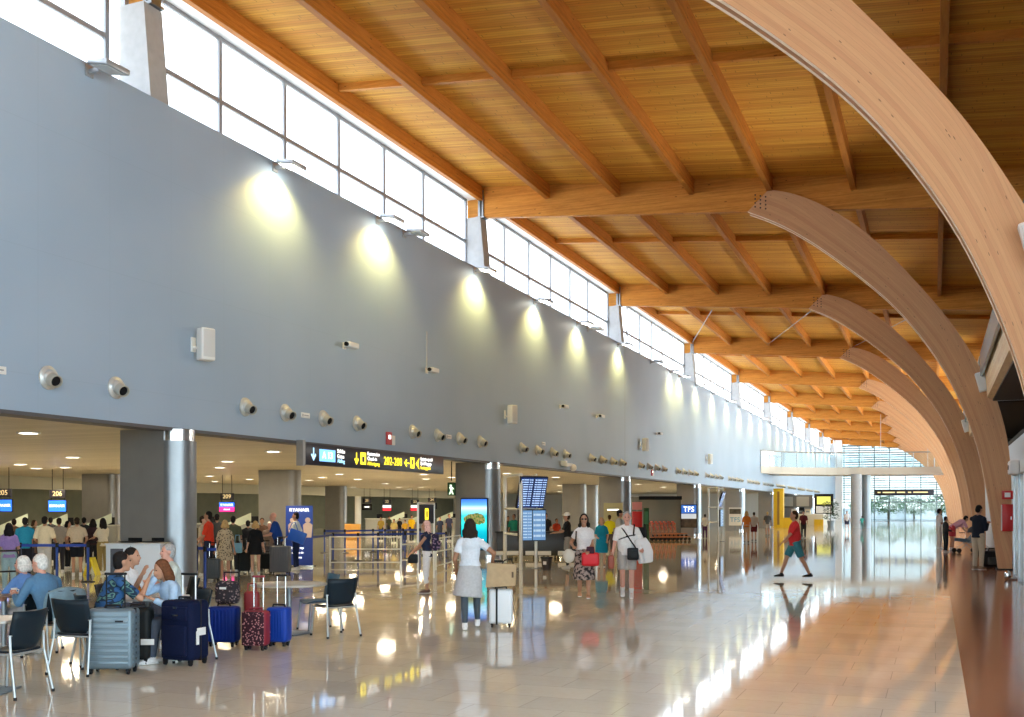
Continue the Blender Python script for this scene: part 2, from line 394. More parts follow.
for k in range(-1, NB):
    Y = yk(k)
    b = MB(); xl, xr = -15.42, 8.9
    b.prism([(xl, zb(xl)), (xr, zb(xr)), (xr, zb(xr) + 1.12), (xl, zb(xl) + 1.12)], 0, .2)
    o = b.build('roof_beam', M_BEAM, smooth=False, loc=(0, Y, 0))
    tag(o, f'deep glulam roof beam across the hall, {ordi(k + 1)} from the camera end', 'beam', 'roof beams', 'structure')
    if k >= 0:
        a = thing('arch_beam', f'curved twin-leaf timber arch, {ordi(k)} from the camera end', 'arch', (0, Y, 0), 0, 'timber arches', 'structure')
        for me in (LEAF_A, LEAF_B):
            lo = bpy.data.objects.new('arch_leaf', me); COL.objects.link(lo); lo.parent = a
        if k == 0: BOLTS.parent = a; FOOT.parent = a
        else:
            for src in (BOLTS, FOOT):
                c = src.copy(); COL.objects.link(c); c.parent = a
    # pillar with its steel bracket and beam stub
    p = thing('pillar', f'tapered pale concrete pillar between clerestory windows, {ordi(k + 1)} from the camera end', 'pillar', (0, Y + (.45 if k == 0 else 0), 0), 0, 'clerestory pillars', 'structure')
    MB().prism([(-16.12, ZS), (-15.27, ZS), (-15.46, 12.58), (-16.12, 12.58)], -.22, .34).build('shaft', M_CONC, p, smooth=False)
    MB().box2((-15.62, -.06, 12.58), (-15.54, .26, 13.6)).box2((-15.47, -.06, 12.58), (-15.41, .26, 13.6)).box2((-15.7, -.1, 12.58), (-15.36, .3, 12.64)).build('steel_bracket', M_STEEL, p, smooth=False)
    MB().box2((-16.07, .0, 12.62), (-15.64, .2, 13.3)).build('beam_stub', M_BEAM, p, smooth=False)
    # joists of the bay
    for j in range(-1, 9):
        X = XJ0 + DJ * j if j >= 0 else -15.52
        z0 = zb(X) + .62
        jb = MB(); wd = .075 if j < 0 else .085
        jb.box2((-wd, .2, 0), (wd, BAY, .53))
        o = jb.build('joist_beam', M_JOIST, smooth=False, loc=(X, Y, z0))
        tag(o, f'timber joist, {ordi(j + 1)} from the clerestory, in the {ordi(k + 1)} roof bay from the camera end', 'joist', 'roof joists', 'structure')
    cb = MB()
    for j in range(-1, 8):
        X = XJ0 + DJ * j if j >= 0 else -15.52
        X2 = XJ0 + DJ * (j + 1)
        a_, b_ = X + .09, X2 - .09
        cb.prism([(a_, zb(a_) + .93), (b_, zb(b_) + .93), (b_, zb(b_) + 1.135), (a_, zb(a_) + 1.135)], BAY * .44, BAY * .44 + .14)
    tag(cb.build('cross_beam', M_BEAM, smooth=False, loc=(0, Y, 0)), f'slim wooden blocking bar across the joists of the {ordi(k + 1)} roof bay', 'beam', 'blocking bars', 'structure')
# diagonal steel tie rods in the third visible bay
for i, (p_, q_) in enumerate((((811, 311), (767, 345)), ((911, 317), (853, 347)), ((712, 310), (692, 343)))):
    tag(MB().cyl(plane_y(*p_, yk(2) + .3), plane_y(*q_, yk(3)), .022, n=6).build('tie_rod', M_STEEL), ['thin steel tie rod below the third arch joint', 'thin steel tie rod behind the third arch', 'thin steel tie rod near the clerestory'][i], 'tie rod', 'tie rods under the roof', 'structure')
# sloping edge beams between arches on the right, with their glass strip and floodlight
M_EDGE = wood_mat('edge_beam_wood', (.88, .66, .40), (.75, .52, .29), axis='Y', lam=.05)
for k in range(0, 3):
    e = thing('edge_beam', f'pale longitudinal edge beam between the arches, {ordi(k)} from the camera end', 'beam', (0, yk(k), 0), 0, 'edge beams behind the arches', 'structure')
    MB().prism([(1.46, 5.25), (1.62, 5.2), (1.62, 6.35), (1.36, 6.45)], .4, BAY - .2).build('board', M_EDGE, e, smooth=False)
    MB().prism([(1.26, 5.9), (1.33, 5.88), (1.33, 6.6), (1.26, 6.62)], .4, BAY - .2).build('glass_strip', mat('blue_glass_strip', (.30, .42, .5), .2), e, smooth=False)
    MB().box2((1.62, .4, 5.15), (8.9, BAY - .2, 5.2)).build('shelf', M_VOIDSHADE, e, smooth=False)

# ---------------------------------------------------------------- clerestory windows
WX, WT, WM = -16.07, 13.3, 11.73
n = 0
for k in range(-2, NB - 1):
    n += 1
    Y = yk(k); ya, yb = Y + .34, Y + BAY - .22
    f = MB(); t = .06
    t = .115; ms = [ya] + [Y + 3.5 + 2.7 * i for i in range(5)] + [yb]
    for y in ms: f.box2((WX - .06, y - t / 2, ZS - .5), (WX + .06, y + t / 2, WT))
    for z in (ZS - .45, WM, WT - .04): f.box2((WX - .05, ya, z - t / 2), (WX + .05, yb, z + t / 2))
    o = f.build(f'window_{n}', M_MULL, smooth=False)
    tag(o, f'clerestory window strip with grey mullions, {ordi(n - 1)} from the camera end', 'window', 'clerestory windows', 'structure')
    MB().quad((WX, ya, ZS - .5), (WX, yb, ZS - .5), (WX, yb, WT), (WX, ya, WT)).build('pane', M_FROST, o, smooth=False)

# ---------------------------------------------------------------- glass end wall and the view beyond it
M_TEAL = mat('end_wall_mullion', (.16, .22, .25), .4, .3)
f = MB(); yE = YEND - .25
for i in range(9):
    x = -13.9 + i * 2.35
    f.box2((x - .07, yE - .1, 0), (x + .07, yE + .1, 12.4))
for z, t in ((3.0, .16), (.1, .1), (9.6, .1), (12.3, .1)): f.box2((-15.2, yE - .08, z - t / 2), (9, yE + .08, z + t / 2))
o = tag(f.build('window_end', M_TEAL, smooth=False), 'tall glazed end wall with dark mullions', 'window', kind='structure'); o.name = 'window_20'
MB().box2((-15.2, yE - .01, 0), (9.0, yE + .01, 12.4)).build('pane', M_DIMGLASS, o, smooth=False)
lv = MB()
for i in range(24): lv.box2((-14.6, yE + .5, 3.4 + i * .38), (9, yE + .72, 3.54 + i * .38))
lv.build('sun_louvre', mat('louvre_white', (.8, .82, .82), .5), o, smooth=False)
tag(MB().box2((-15.25, YEND - .8, 0), (-14.2, YEND - .1, 13.2)).build('pillar', M_WHITE, smooth=False), 'white corner pillar beside the glazed end wall', 'pillar', kind='structure')
tag(MB().box2((-200, YEND + .2, -.6), (200, YEND + 260, -.3)).build('ground', mat('pale_forecourt', (.50, .50, .47), .8, noise=.1, nscale=.3), smooth=False), 'pale forecourt outside the glazed end wall', 'ground', kind='structure')
tag(MB().box2((-200, YBACK - 160, -.6), (200, YBACK - .2, -.3)).build('ground', MATS['pale_forecourt'], smooth=False), 'pale forecourt outside the open end of the hall', 'ground', kind='structure')
# glazing behind the camera
f = MB()
for i in range(11): f.box2((-15.2 + i * 2.4 - .06, YBACK - .1, 0), (-15.2 + i * 2.4 + .06, YBACK + .1, 12.4))
for z in (3, 6, 9): f.box2((-15.2, YBACK - .06, z - .06), (9, YBACK + .06, z + .06))
o = tag(f.build('window_21', M_TEAL, smooth=False), 'glazed front of the hall behind the camera', 'window', kind='structure')
MB().box2((-15.2, YBACK - .01, 0), (9.0, YBACK + .01, 12.4)).build('pane', M_GLASS, o, smooth=False)

# ---------------------------------------------------------------- check-in hall behind the openings
XB = -56.0; ZC = ZF + .04
tag(MB().box2((XB, YBACK, ZC), (-W - .45, YEND, ZC + .2)).build('ceiling', M_CEIL2, smooth=False), 'low strip ceiling of the check-in hall', 'ceiling', kind='structure')
tag(MB().box2((XB - .3, YBACK, 0), (XB, YEND, ZC)).build('wall_back', M_OLIVE, smooth=False), 'olive back wall of the check-in hall', 'wall', kind='structure')
tag(MB().box2((XB, YBACK - .2, 0), (-W, YBACK, ZC)).build('wall_front', M_OLIVE, smooth=False), 'near end wall of the check-in hall', 'wall', kind='structure')
tag(MB().box2((-15.6, 150, 0), (-15.25, YEND, ZF)).box2((XB, 118, 0), (-15.6, 118.3, ZC)).build('wall_far', M_WHITE, smooth=False), 'white wall at the far end of the check-in openings', 'wall', kind='structure')
tag(MB().box2((-46, YBACK, 2.95), (-45.6, 118, ZC)).build('trim_4', mat('soffit_band', (.45, .43, .33), .6), smooth=False), 'pale soffit band above the check-in desks', 'trim', kind='structure')

# glazed side of the hall next to the camera
f = MB(); XG = 7.0
for i in range(12): f.box2((XG - .08, YBACK + i * 3.69 - .06, 0), (XG + .08, YBACK + i * 3.69 + .06, zb(XG) + 1.1))
for z in (3, 6, 9): f.box2((XG - .06, YBACK, z - .06), (XG + .06, 11, z + .06))
o = tag(f.build('window_22', M_TEAL, smooth=False), 'glazed side of the hall next to the camera', 'window', kind='structure')
MB().box2((XG - .01, YBACK, 0), (XG + .01, 11, zb(XG) + 1.1)).build('pane', M_GLASS, o, smooth=False)
tag(MB().box2((XG, 11, 0), (XG + .2, 18.0, 11.6)).build('wall_right', M_RWALL, smooth=False), 'added pale wall, out of view, between the side glazing and the return wall', 'wall', kind='structure')  # unseen wall added to keep side daylight off the first arch
f = MB()
for i in range(28): f.box2((XG - .07, YG + .3 + i * 4.0 - .06, 0), (XG + .07, YG + .3 + i * 4.0 + .06, zb(XG) + 1.1))
for z in (3, 6, 9): f.box2((XG - .06, YG, z - .06), (XG + .06, YEND, z + .06))
o = tag(f.build('window_23', M_TEAL, smooth=False), 'added glazing of the far half of the hall, unseen behind the arches', 'window', kind='structure')  # unseen glazing added to bring daylight onto the far wall and floor
MB().box2((XG - .01, YG, 0), (XG + .01, YEND, zb(XG) + 1.1)).build('pane', M_GLASS, o, smooth=False)
tag(MB().box2((XG, 18.0, 0), (9.2, 18.2, 12)).box2((2.6, 18.0, 0), (XG, 18.2, 4.1)).build('wall_right', M_RWALL, smooth=False), 'pale return wall at the end of the side glazing', 'wall', kind='structure')

# stainless columns along the edge of the hall
for k in range(-1, 8):
    Y = yk(k) + (.8 if k == 0 else .12)
    c = thing('column', f'stadium-shaped steel clad column under the blue-grey wall, {ordi(k + 1)} from the camera end', 'column', (0, Y, 0), 0, 'columns along the hall edge', 'structure')
    rad = .42; pts = [(-16.62, 0), (-15.0 - rad, 0)]
    st = [(-15.0 - rad + rad * math.sin(a), rad - rad * math.cos(a)) for a in [PI * i / 14 for i in range(15)]]
    MB().box2((-16.62, 0, .0), (-15.0 - rad, rad * 2, ZF)).build('cladding', M_GREYCOL, c, smooth=False)
    MB().prism([(x, y) for x, y in st], 0, ZF - .25, 'XY').build('rounded_end', M_STEEL, c, ang=30)
    MB().prism([(-15.0 - rad + (x + 15.0 + rad) * .93, rad + (y - rad) * .93) for x, y in st], ZF - .25, ZF, 'XY').build('collar', M_CHROME, c, ang=30)
    MB().prism([(-15.0 - rad + (x + 15.0 + rad) * 1.01, rad + (y - rad) * 1.01) for x, y in st], 0, .16, 'XY').build('plinth', M_CHROME, c, ang=30)
# inner columns of the check-in hall
for i, (x, y, w_, round_) in enumerate([(97, 474, 2.0, 0), (276, 470, 1.9, 0), (334, 486, 1.6, 0), (358, 490, .6, 1), (573, 484, 1.6, 0), (538, 484, .6, 1), (588, 485, 1.2, 0)]):
    p = high_at(x, y, ZC)
    p.z = 0; c = MB()
    if round_: c.cyl((0, 0, 0), (0, 0, ZC), w_ / 2, n=20)
    else: c.box2((-w_ / 2, 0, 0), (w_ / 2 - .3, .8, ZC)).cyl((w_ / 2 - .35, .4, 0), (w_ / 2 - .35, .4, ZC), .4, n=20)
    o = c.build('column', M_GREYCOL if not round_ else M_WHITE, loc=p)
    tag(o, f'column inside the check-in hall, {ordi(i)} of those placed', 'column', 'inner columns', 'structure')
    o['label'] = ['grey column inside the check-in hall behind the nearest queue', 'grey column behind the banner and second queue', 'pale grey column beyond the banner', 'slim white round column beyond the belt barriers', 'grey column deep behind the flight screens', 'slim white round column behind the flight screens', 'narrow grey column behind the man in the cap'][i]
# ================================================================ lamps of the place
def lamp(kind, loc, power, col, size=.2, rot=(0, 0, 0), spot=None, blend=.5, sy=None):
    l = bpy.data.lights.new('lamp', kind); l.energy = power; l.color = col
    if kind == 'AREA':
        l.shape = 'RECTANGLE' if sy else 'DISK'; l.size = size
        if sy: l.size_y = sy
    else: l.shadow_soft_size = size
    if spot: l.spot_size = spot; l.spot_blend = blend
    o = bpy.data.objects.new('lamp', l); COL.objects.link(o); o.location = loc; o.rotation_euler = rot
    return o
WARM = (1, .80, .52)
M_LENS = mat('lamp_lens', (1, .93, .75), .4, emit=9)
M_LENSOFF = mat('unlit_lens', (.72, .75, .76), .2)
# wall floodlights under the clerestory
FL = [(15.6, 0), (21.75, 1), (26.9, 1), (28.55, 0), (33.9, 1), (39.85, 1), (45.35, 1), (46.95, 0), (52.0, 1), (58.7, 0), (63.4, 1), (65.8, 1)]
y = 70.9
while y < 172: FL.append((y, 1)); y += 5.7
for i, (y, lit) in enumerate(FL):
    f = thing('floodlight', f'flat floodlight bracketed off the top of the blue-grey wall, {ordi(i)} from the camera end', 'floodlight', (-W, y, 10.38), 0, 'floodlights under the clerestory')
    R = Matrix.Translation((.5, 0, .0)) @ Matrix.Rotation(.18, 4, 'Y')
    MB().box((0, 0, 0), (.5, .62, .11), R, .02).build('housing', M_ALU, f)
    MB().box((0, 0, -.06), (.38, .5, .012), R).build('lens', M_LENS if lit else M_LENSOFF, f, smooth=False)
    MB().box2((-.0, -.04, -.06), (.28, .04, .02)).box2((0, -.1, -.12), (.03, .1, .1)).build('bracket', M_ALU, f, smooth=False)
    if lit: lamp('SPOT', (-W + .62, y, 10.22), FLOODP, (1, .74, .22), .1, (0, math.radians(22), 0), math.radians(130), .7)

# white floodlights on the right-hand sides of the arches
for k in range(0, 8):
    i = 0
    for j in range(len(ci)):
        if ce[j][1] > 6.0: i = j
    t = thing('arch_floodlight', f'white floodlight fixed to the side of the {ordi(k)} timber arch', 'floodlight', (1.38, yk(k) - .3, 5.75), 0, 'floodlights on the arches')
    R = Matrix.Rotation(-.25, 4, 'Y')
    MB().box((0, 0, 0), (.42, .2, .6), R, .03).build('housing', M_WHITE, t)
    MB().box((0, -.11, 0), (.34, .02, .5), R).build('lens', M_LENSOFF, t)
    MB().box2((-.05, .1, -.05), (.05, .16, .05)).build('bracket', M_ALU, t)
    lamp('SPOT', (1.05, yk(k) - .5, 6.0), ARCHP, (1, .95, .86), .25, V((-.70, -.60, .38)).to_track_quat('-Z', 'Y').to_euler(), math.radians(82), 1)
# ================================================================ fittings on the blue-grey wall
RY = (PI / 2, 0, PI / 2)          # text that stands on the left wall and is read from the hall
RX = (PI / 2, 0, 0)               # text that faces the camera end of the hall
M_VENT = mat('vent_pale_metal', (.58, .60, .60), .35, .35)
M_NOZ = mat('vent_nozzle_metal', (.50, .49, .44), .4, .3)
M_GLYW = mat('sign_white', (.95, .95, .92), .5, emit=1.0)
M_GLYY = mat('sign_yellow', (.98, .78, .03), .5, emit=.9)
M_SIGNB = mat('sign_black', (.02, .018, .03), .35)
M_RED = mat('signal_red', (.55, .012, .012), .4)
ventY = [14.6, 16.32, 20.55, 22.19, 23.95, 25.72, 29.1, 30.86, 32.58, 34.36]
g = 38.4
while g < 150:
    ventY += [g, g + 1.78, g + 3.57, g + 5.25]; g += 8.95
vp = None
for i, y in enumerate(ventY):
    lb = f'round swivelling air nozzle in the row along the blue-grey wall, {ordi(i)} from the camera end'
    if vp is None:
        vp = thing('air_nozzle', lb, 'air vent', (-W, y, 4.29), 0, 'air nozzles along the wall')
        MB().lathe([(.225, 0), (.225, .025), (.17, .05), (.165, .06), (.0, .06)], M=Matrix.Rotation(PI / 2, 3, 'Y'), n=24).build('flange', M_VENT, vp)
        MB().ball((.06, 0, 0), (.13, .16, .16), 18, 12).build('swivel_ball', M_VENT, vp)
        R = Matrix.Rotation(PI / 2 + .35, 3, 'Y') @ Matrix.Identity(3); R = Matrix.Rotation(-.25, 3, 'Z') @ R
        MB().lathe([(.13, .06), (.115, .2), (.12, .27), (.10, .27), (.095, .2), (.095, .12)], (.03, 0, 0), M=R, n=20).build('nozzle', M_NOZ, vp)
        MB().lathe([(.0, .21), (.095, .21), (.095, .225), (.0, .225)], (.03, 0, 0), M=R, n=20).build('bore_shade', M_BLACK, vp)  # black disc painting the shade inside the nozzle
    else: dup(vp, lb, (-W, y, 4.29))
M_SPK = mat('speaker_white', (.80, .81, .80), .4)
for i, (y, z, lb) in enumerate([(18.66, 5.5, 'white wall loudspeaker high on the blue-grey wall above the nearest steel column'), (36.7, 5.47, 'white wall loudspeaker above the second steel column'), (56.4, 5.45, 'white wall loudspeaker past the expansion joint in the wall'), (74.4, 5.45, 'small far white wall loudspeaker above the fourth steel column')]):
    s = thing('wall_speaker', lb, 'loudspeaker', (-W, y, z), 0, 'loudspeakers on the wall')
    R = Matrix.Translation((.28, .1, 0)) @ Matrix.Rotation(-.35, 4, 'Z')
    MB().box((0, 0, 0), (.26, .34, .72), R, .04, 3).build('cabinet', M_SPK, s)
    MB().box((.135, 0, .02), (.012, .28, .6), R, .004).build('grille', mat('speaker_grille', (.66, .67, .67), .6), s)
    MB().box2((0, -.07, -.16), (.03, .07, .16)).tube([(.02, 0, -.05), (.2, .05, -.12)], .03).build('bracket', M_SPK, s)
for i, (y, z, lb) in enumerate([(25.03, 6.4, 'white camera lamp on the wall between two loudspeakers, nearer one with no conduit'), (30.1, 6.33, 'white camera lamp on the wall below a pale conduit line'), (43.0, 6.34, 'white camera lamp past the second loudspeaker, nearer of two'), (48.4, 6.36, 'white camera lamp past the second loudspeaker, farther of two'), (60.0, 6.3, 'small white camera lamp beyond the expansion joint in the wall')]):
    s = thing('wall_camera', lb, 'camera', (-W, y, z), 0, 'cameras on the wall')
    MB().box((.25, 0, 0), (.2, .5, .15), None, .03, 3).build('housing', M_SPK, s)
    MB().cyl((.25, -.25, 0), (.25, -.31, 0), .06, n=14).build('lens', M_BLACK, s)
    MB().box2((0, -.07, -.09), (.03, .07, .09)).tube([(.02, 0, 0), (.17, 0, -.03)], .028).build('bracket', M_SPK, s)
tag(MB().box2((-W, 30.05, 6.4), (-W + .03, 30.12, 7.6)).build('conduit', mat('conduit_grey', (.45, .5, .57), .5)), 'thin pale conduit running up the blue-grey wall above a camera', 'conduit')
dc = thing('dome_camera', 'white dome camera cluster hanging at the lower edge of the wall', 'camera', (-W, 43.6, 3.78), 0)
MB().box2((0, -.45, -.02), (.3, .35, .1)).build('arm', M_SPK, dc); MB().ball((.3, .35, -.08), .16).build('dome', M_SPK, dc); MB().box2((0, -.5, .03), (.25, -.3, .2)).build('mount', M_SPK, dc)
for i, (y, z, lb) in enumerate([(13.45, 4.3, 'small white label plate beside the first air nozzle'), (23.1, 4.3, 'small white label plate between two air nozzles left of the black sign'), (31.75, 4.3, 'small white label plate between two air nozzles right of the black sign'), (40.95, 4.6, 'small white label plate above the flight screens')]):
    s = tag(MB().box2((-W, y - .2, z - .07), (-W + .02, y + .2, z + .07), .008).build('label_plate', M_SPK), lb, 'plate', 'label plates on the wall')
    MB().box2((-W + .02, y - .15, z - .035), (-W + .024, y - .11, z + .035)).box2((-W + .02, y - .08, z - .01), (-W + .024, y + .14, z + .015)).build('print', mat('print_grey', (.35, .36, .38), .6), s)
for y, lb in ((27.6, 'red and white exit marker above the black overhead sign'), (59.0, 'red and white exit marker far along the lower edge of the wall')):
    s = thing('exit_marker', lb, 'sign', (-W, y, 3.98), 0, 'exit markers')
    MB().box2((0, -.2, -.19), (.06, .1, .19), .01).build('red_panel', mat('pink_red', (.62, .10, .12), .5), s)
    MB().box2((0, .1, -.19), (.06, .3, .1), .01).build('white_panel', M_SPK, s)
    MB().box2((.06, -.12, -.02), (.064, .02, .1)).build('glyph', M_GLYW, s)

# ---------------------------------------------------------------- long black overhead sign
sg = thing('overhead_sign', 'long black overhead sign with blue and yellow wayfinding marks', 'sign', (-W + .02, 26.9, 3.29), 0)
L2 = 4.1
MB().box2((0, -L2, -.285), (.16, L2, .27), .01).build('panel', M_SIGNB, sg)
MB().box2((-.01, -L2 - .12, -.32), (.19, -L2, .34)).build('end_bracket', M_GREYCOL, sg)
M_BLUEB = mat('sign_blue', (.16, .42, .85), .5, emit=.8)
def arrow(M_, y, z, down=True, s=.1, name='arrow'):
    b = MB(); X0, X1 = .162, .168
    if down:
        b.box2((X0, y - s * .12, z - s * .6), (X1, y + s * .12, z + s)); b.prism([(y - s * .7, z - .1 * s), (y - s * .45, z + .1 * s), (y, z - s * .6), (y + s * .45, z + .1 * s), (y + s * .7, z - .1 * s), (y, z - s)], X0, X1, 'YZ')
    else:
        b.box2((X0, y - s * .6, z - s * .12), (X1, y + s, z + s * .12)); b.prism([(y - .1 * s, z + s * .7), (y + .1 * s, z + s * .45), (y - s * .6, z), (y + .1 * s, z - s * .45), (y - .1 * s, z - s * .7), (y - s, z)], X0, X1, 'YZ')
    return b.build(name, M_, sg, smooth=False)
arrow(mat('sign_blue_light', (.35, .66, .95), .5, emit=.8), -3.68, 0, True, .17)
MB().box2((.162, -3.4, -.17), (.167, -2.62, .15)).build('gate_panel', M_BLUEB, sg)
text('gate_text', 'A 13', .26, M_GLYW, (.17, -3.01, -.01), RY, sg)
for z, t, mm in ((.14, 'Salidas', M_GLYW), (.0, 'Gates', M_GLYW), (-.13, 'Abflug', MATS['sign_blue_light'])): text('gate_caption', t, .15, mm, (.168, -2.52, z), RY, sg, 'LEFT')
arrow(M_GLYY, -1.5, -.02, True, .17)
b = MB(); b.box2((.162, -1.28, -.17), (.167, -.98, .17)); b.build('desk_pictogram', M_GLYY, sg); MB().box2((.167, -1.2, -.1), (.169, -1.06, .06)).build('pictogram_cutout', M_SIGNB, sg)
for z, t, mm in ((.15, 'Facturacion', M_GLYW), (.01, 'Check-in', M_GLYW), (-.13, 'Abfertigung', M_GLYY)): text('desk_caption', t, .15, mm, (.168, -.9, z), RY, sg, 'LEFT')
text('desk_numbers', '202-208', .34, M_GLYY, (.168, .62, -.02), RY, sg)
arrow(M_GLYY, 1.5, -.02, False, .17)
MB().box2((.162, 1.74, -.17), (.167, 2.0, .17)).build('bag_pictogram', M_GLYY, sg); MB().box2((.167, 1.82, -.06), (.169, 1.92, .1)).build('pictogram_cutout', M_SIGNB, sg)
MB().prism([(2.1, -.02), (2.34, .17), (2.26, -.02), (2.34, -.19)], .162, .167, 'YZ').build('plane_pictogram', M_GLYY, sg)
for z, t, mm in ((.15, 'Equipaje especial', M_GLYW), (.01, 'Special baggage', M_GLYW), (-.13, 'Sondergepack', M_GLYY)): text('bag_caption', t, .145, mm, (.168, 2.42, z), RY, sg, 'LEFT', sx=.85)

# ---------------------------------------------------------------- recessed ceiling lights of the check-in hall
lights = [(65, 467), (20, 464), (36, 468), (68, 466), (107, 482), (28, 488), (36, 485), (227, 461), (249, 479), (202, 483), (273, 451), (322, 477), (358, 479), (350, 489), (376, 491), (391, 495), (399, 487), (424, 474), (421, 487), (438, 494), (452, 477), (434, 496), (507, 473), (560, 485), (577, 486), (583, 495), (548, 497), (638, 484), (649, 491), (415, 470), (455, 487), (370, 489), (150, 481), (330, 489), (600, 492), (663, 487), (617, 482)]
DL = []
for i, (x, y) in enumerate(lights):
    p = high_at(x, y, ZC)
    if p.x < XB + 2 or p.x > -16.4 or p.y > 110: continue
    if any(abs(p.x - q.x) < 1 and abs(p.y - q.y) < 1 for q in DL): continue
    DL.append(p)
for gx in (-20, -28, -36, -43):                 # the rest of the regular grid seen edge on
    for gy in range(18, 100, 9):
        p = V((gx + .3 * (gy % 4), gy, ZC))
        if not any((q - p).length < 3.2 for q in DL): DL.append(p)
DL.sort(key=lambda p: (round(-p.x / 6), p.y))
first = None
M_DOWN = mat('downlight_disc', (1, .93, .78), .4, emit=8)
for i, p in enumerate(DL):
    lb = f'round recessed check-in ceiling light, {ordi(i)} counted row by row from the hall edge'
    if first is None:
        first = thing('ceiling_light', lb, 'ceiling light', p, 0, 'recessed check-in ceiling lights')
        MB().lathe([(.26, 0), (.26, -.03), (.2, -.03), (.2, 0)], n=20).build('ring', M_WHITE, first)
        MB().lathe([(.2, -.012), (.0, -.012), (0, -.005), (.2, -.005)], n=20).build('diffuser', M_DOWN, first)
    else: dup(first, lb, p)
    lamp('AREA', (p.x, p.y, ZC - .05), DOWNP, (1, .84, .6), .7)

# ---------------------------------------------------------------- check-in number boards and screens hanging over the desks
M_SCRB = mat('screen_blue', (.015, .10, .62), .3, emit=1.3)
M_SCRP = mat('screen_pink', (.75, .02, .16), .3, emit=1.2)
M_DIG = mat('board_digits', (.75, .58, .28), .5, emit=.5)
def desk_sign(x, y, num, kind, lb, sc=1.0, d=None):
    # x, y: where the middle of the screen shows; d: distance along the view
    p = depth_at(x, d, EYE + (HY - y) * d / FOC)
    t = thing('desk_sign', lb, 'screen', p, PSI * .8, 'number boards with screens over the check-in desks')
    MB().box2((-.43, -.03, -.27), (.43, .05, .27), .015).build('screen_housing', M_BLACK, t)
    if kind == 'blue':
        MB().box2((-.40, -.034, -.24), (.40, -.03, .24)).build('screen', M_SCRB, t)
        text('airline_text', 'RYANAIR', .17, M_GLYW, (0, -.04, 0), RX, t)
    elif kind == 'pink':
        MB().box2((-.40, -.034, 0), (.40, -.03, .24)).build('screen', M_SCRB, t); MB().box2((-.40, -.034, -.24), (.40, -.03, 0)).build('screen_lower', M_SCRP, t)
        text('airline_text', 'RYANAIR', .16, M_GLYW, (0, -.04, .11), RX, t); text('airline_text', 'closed', .13, M_GLYW, (0, -.04, -.12), RX, t)
    elif kind == 'red':
        MB().box2((-.36, -.034, .02), (.36, -.03, .24)).build('screen', mat('screen_white', (.75, .78, .8), .3, emit=.7), t); MB().box2((-.36, -.034, -.24), (.36, -.03, .02)).build('screen_lower', MATS['screen_pink'] if False else mat('screen_red', (.55, .02, .03), .3, emit=.8), t)
    else:
        MB().box2((-.3, -.034, -.1), (.3, -.03, .1)).build('screen', mat('screen_dim', (.1, .11, .12), .3), t); MB().box2((-.2, -.036, -.03), (.2, -.034, .04)).build('caption', M_GLYW, t)
    MB().box2((-.36, -.02, .36), (.36, .05, .72), .01).build('number_board', M_SIGNB, t)
    text('board_digits', num, .3, M_DIG, (0, -.025, .54), RX, t)
    MB().tube([(-.3, .02, .27), (-.3, .02, .36)], .015).tube([(.3, .02, .27), (.3, .02, .36)], .015).tube([(-.25, .02, .72), (-.25, .02, ZC - p.z)], .015).tube([(.25, .02, .72), (.25, .02, ZC - p.z)], .015).build('hanger', M_BLACK, t)
desk_sign(3, 505.5, '205', 'blue', 'blue airline screen under number board 205 at the picture edge', d=44)
desk_sign(57.5, 506, '206', 'blue', 'blue airline screen under number board 206', d=46)
desk_sign(227, 507, '209', 'pink', 'blue and pink airline screen under number board 209', d=54)
desk_sign(367, 507, '21', 'dim', 'dark screen over the far desks, first right of the slim white column', d=88)
desk_sign(387, 508, '22', 'red', 'white and red screen over the far desks, left of the bare frame', d=88)
desk_sign(415, 508, '23', 'red', 'white and red screen over the far desks, just left of the tubular frame', d=90)
desk_sign(432, 506, '24', 'dim', 'dark screen over the far desks, behind the tubular frame', d=90)

# check-in desks in front of the back wall, one object each, with their pale slanted panels
M_DESK = mat('desk_panel', (.38, .38, .35), .5); M_DESKT = mat('desk_top_pale', (.62, .64, .58), .4)
for i, (x, d) in enumerate([(-30, 46), (12, 47.5), (58, 49), (100, 51), (205, 56), (248, 58), (375, 86), (400, 88), (425, 90), (450, 92)]):
    p = depth_at(x, d)
    t = thing('check_in_desk', ['check-in desk at the picture edge under board 205', 'check-in desk under board 205', 'check-in desk under board 206', 'check-in desk beside the inner grey column', 'check-in desk under board 209', 'check-in desk left of the banner', 'far check-in desk, first beyond the belt barriers', 'far check-in desk, second beyond the belt barriers', 'far check-in desk behind the tubular frame', 'far check-in desk right of the tubular frame'][i], 'desk', p, PSI, 'check-in desks')
    MB().box2((-.8, 0, 0), (.8, .75, 1.02), .01).build('body', M_DESK, t)
    MB().box2((-.85, -.08, 1.02), (.85, .8, 1.08), .01).build('top', M_DESKT, t)
    MB().prism([(1.0, 1.05), (2.4, 1.65), (2.4, 1.2), (1.0, .62)], .3, .36).build('wing_panel', mat('desk_wing', (.58, .66, .55), .5), t)
    MB().box2((.1, .3, 1.08), (.6, .35, 1.45), .01).build('monitor', M_BLACK, t)
ob = tag(MB().box2((-.45, 0, 0), (.45, .6, .96), .01).build('orange_cabinet', mat('orange_wood', (.58, .30, .06), .5), loc=depth_at(352, 62)), 'orange wooden cabinet beyond the belt barriers', 'cabinet'); ob.rotation_euler = (0, 0, PSI)
MB().box2((-.42, -.02, .08), (-.015, 0, .9)).build('cabinet_door', MATS['orange_wood'], ob); MB().box2((.015, -.02, .08), (.42, 0, .9)).build('cabinet_door', MATS['orange_wood'], ob)
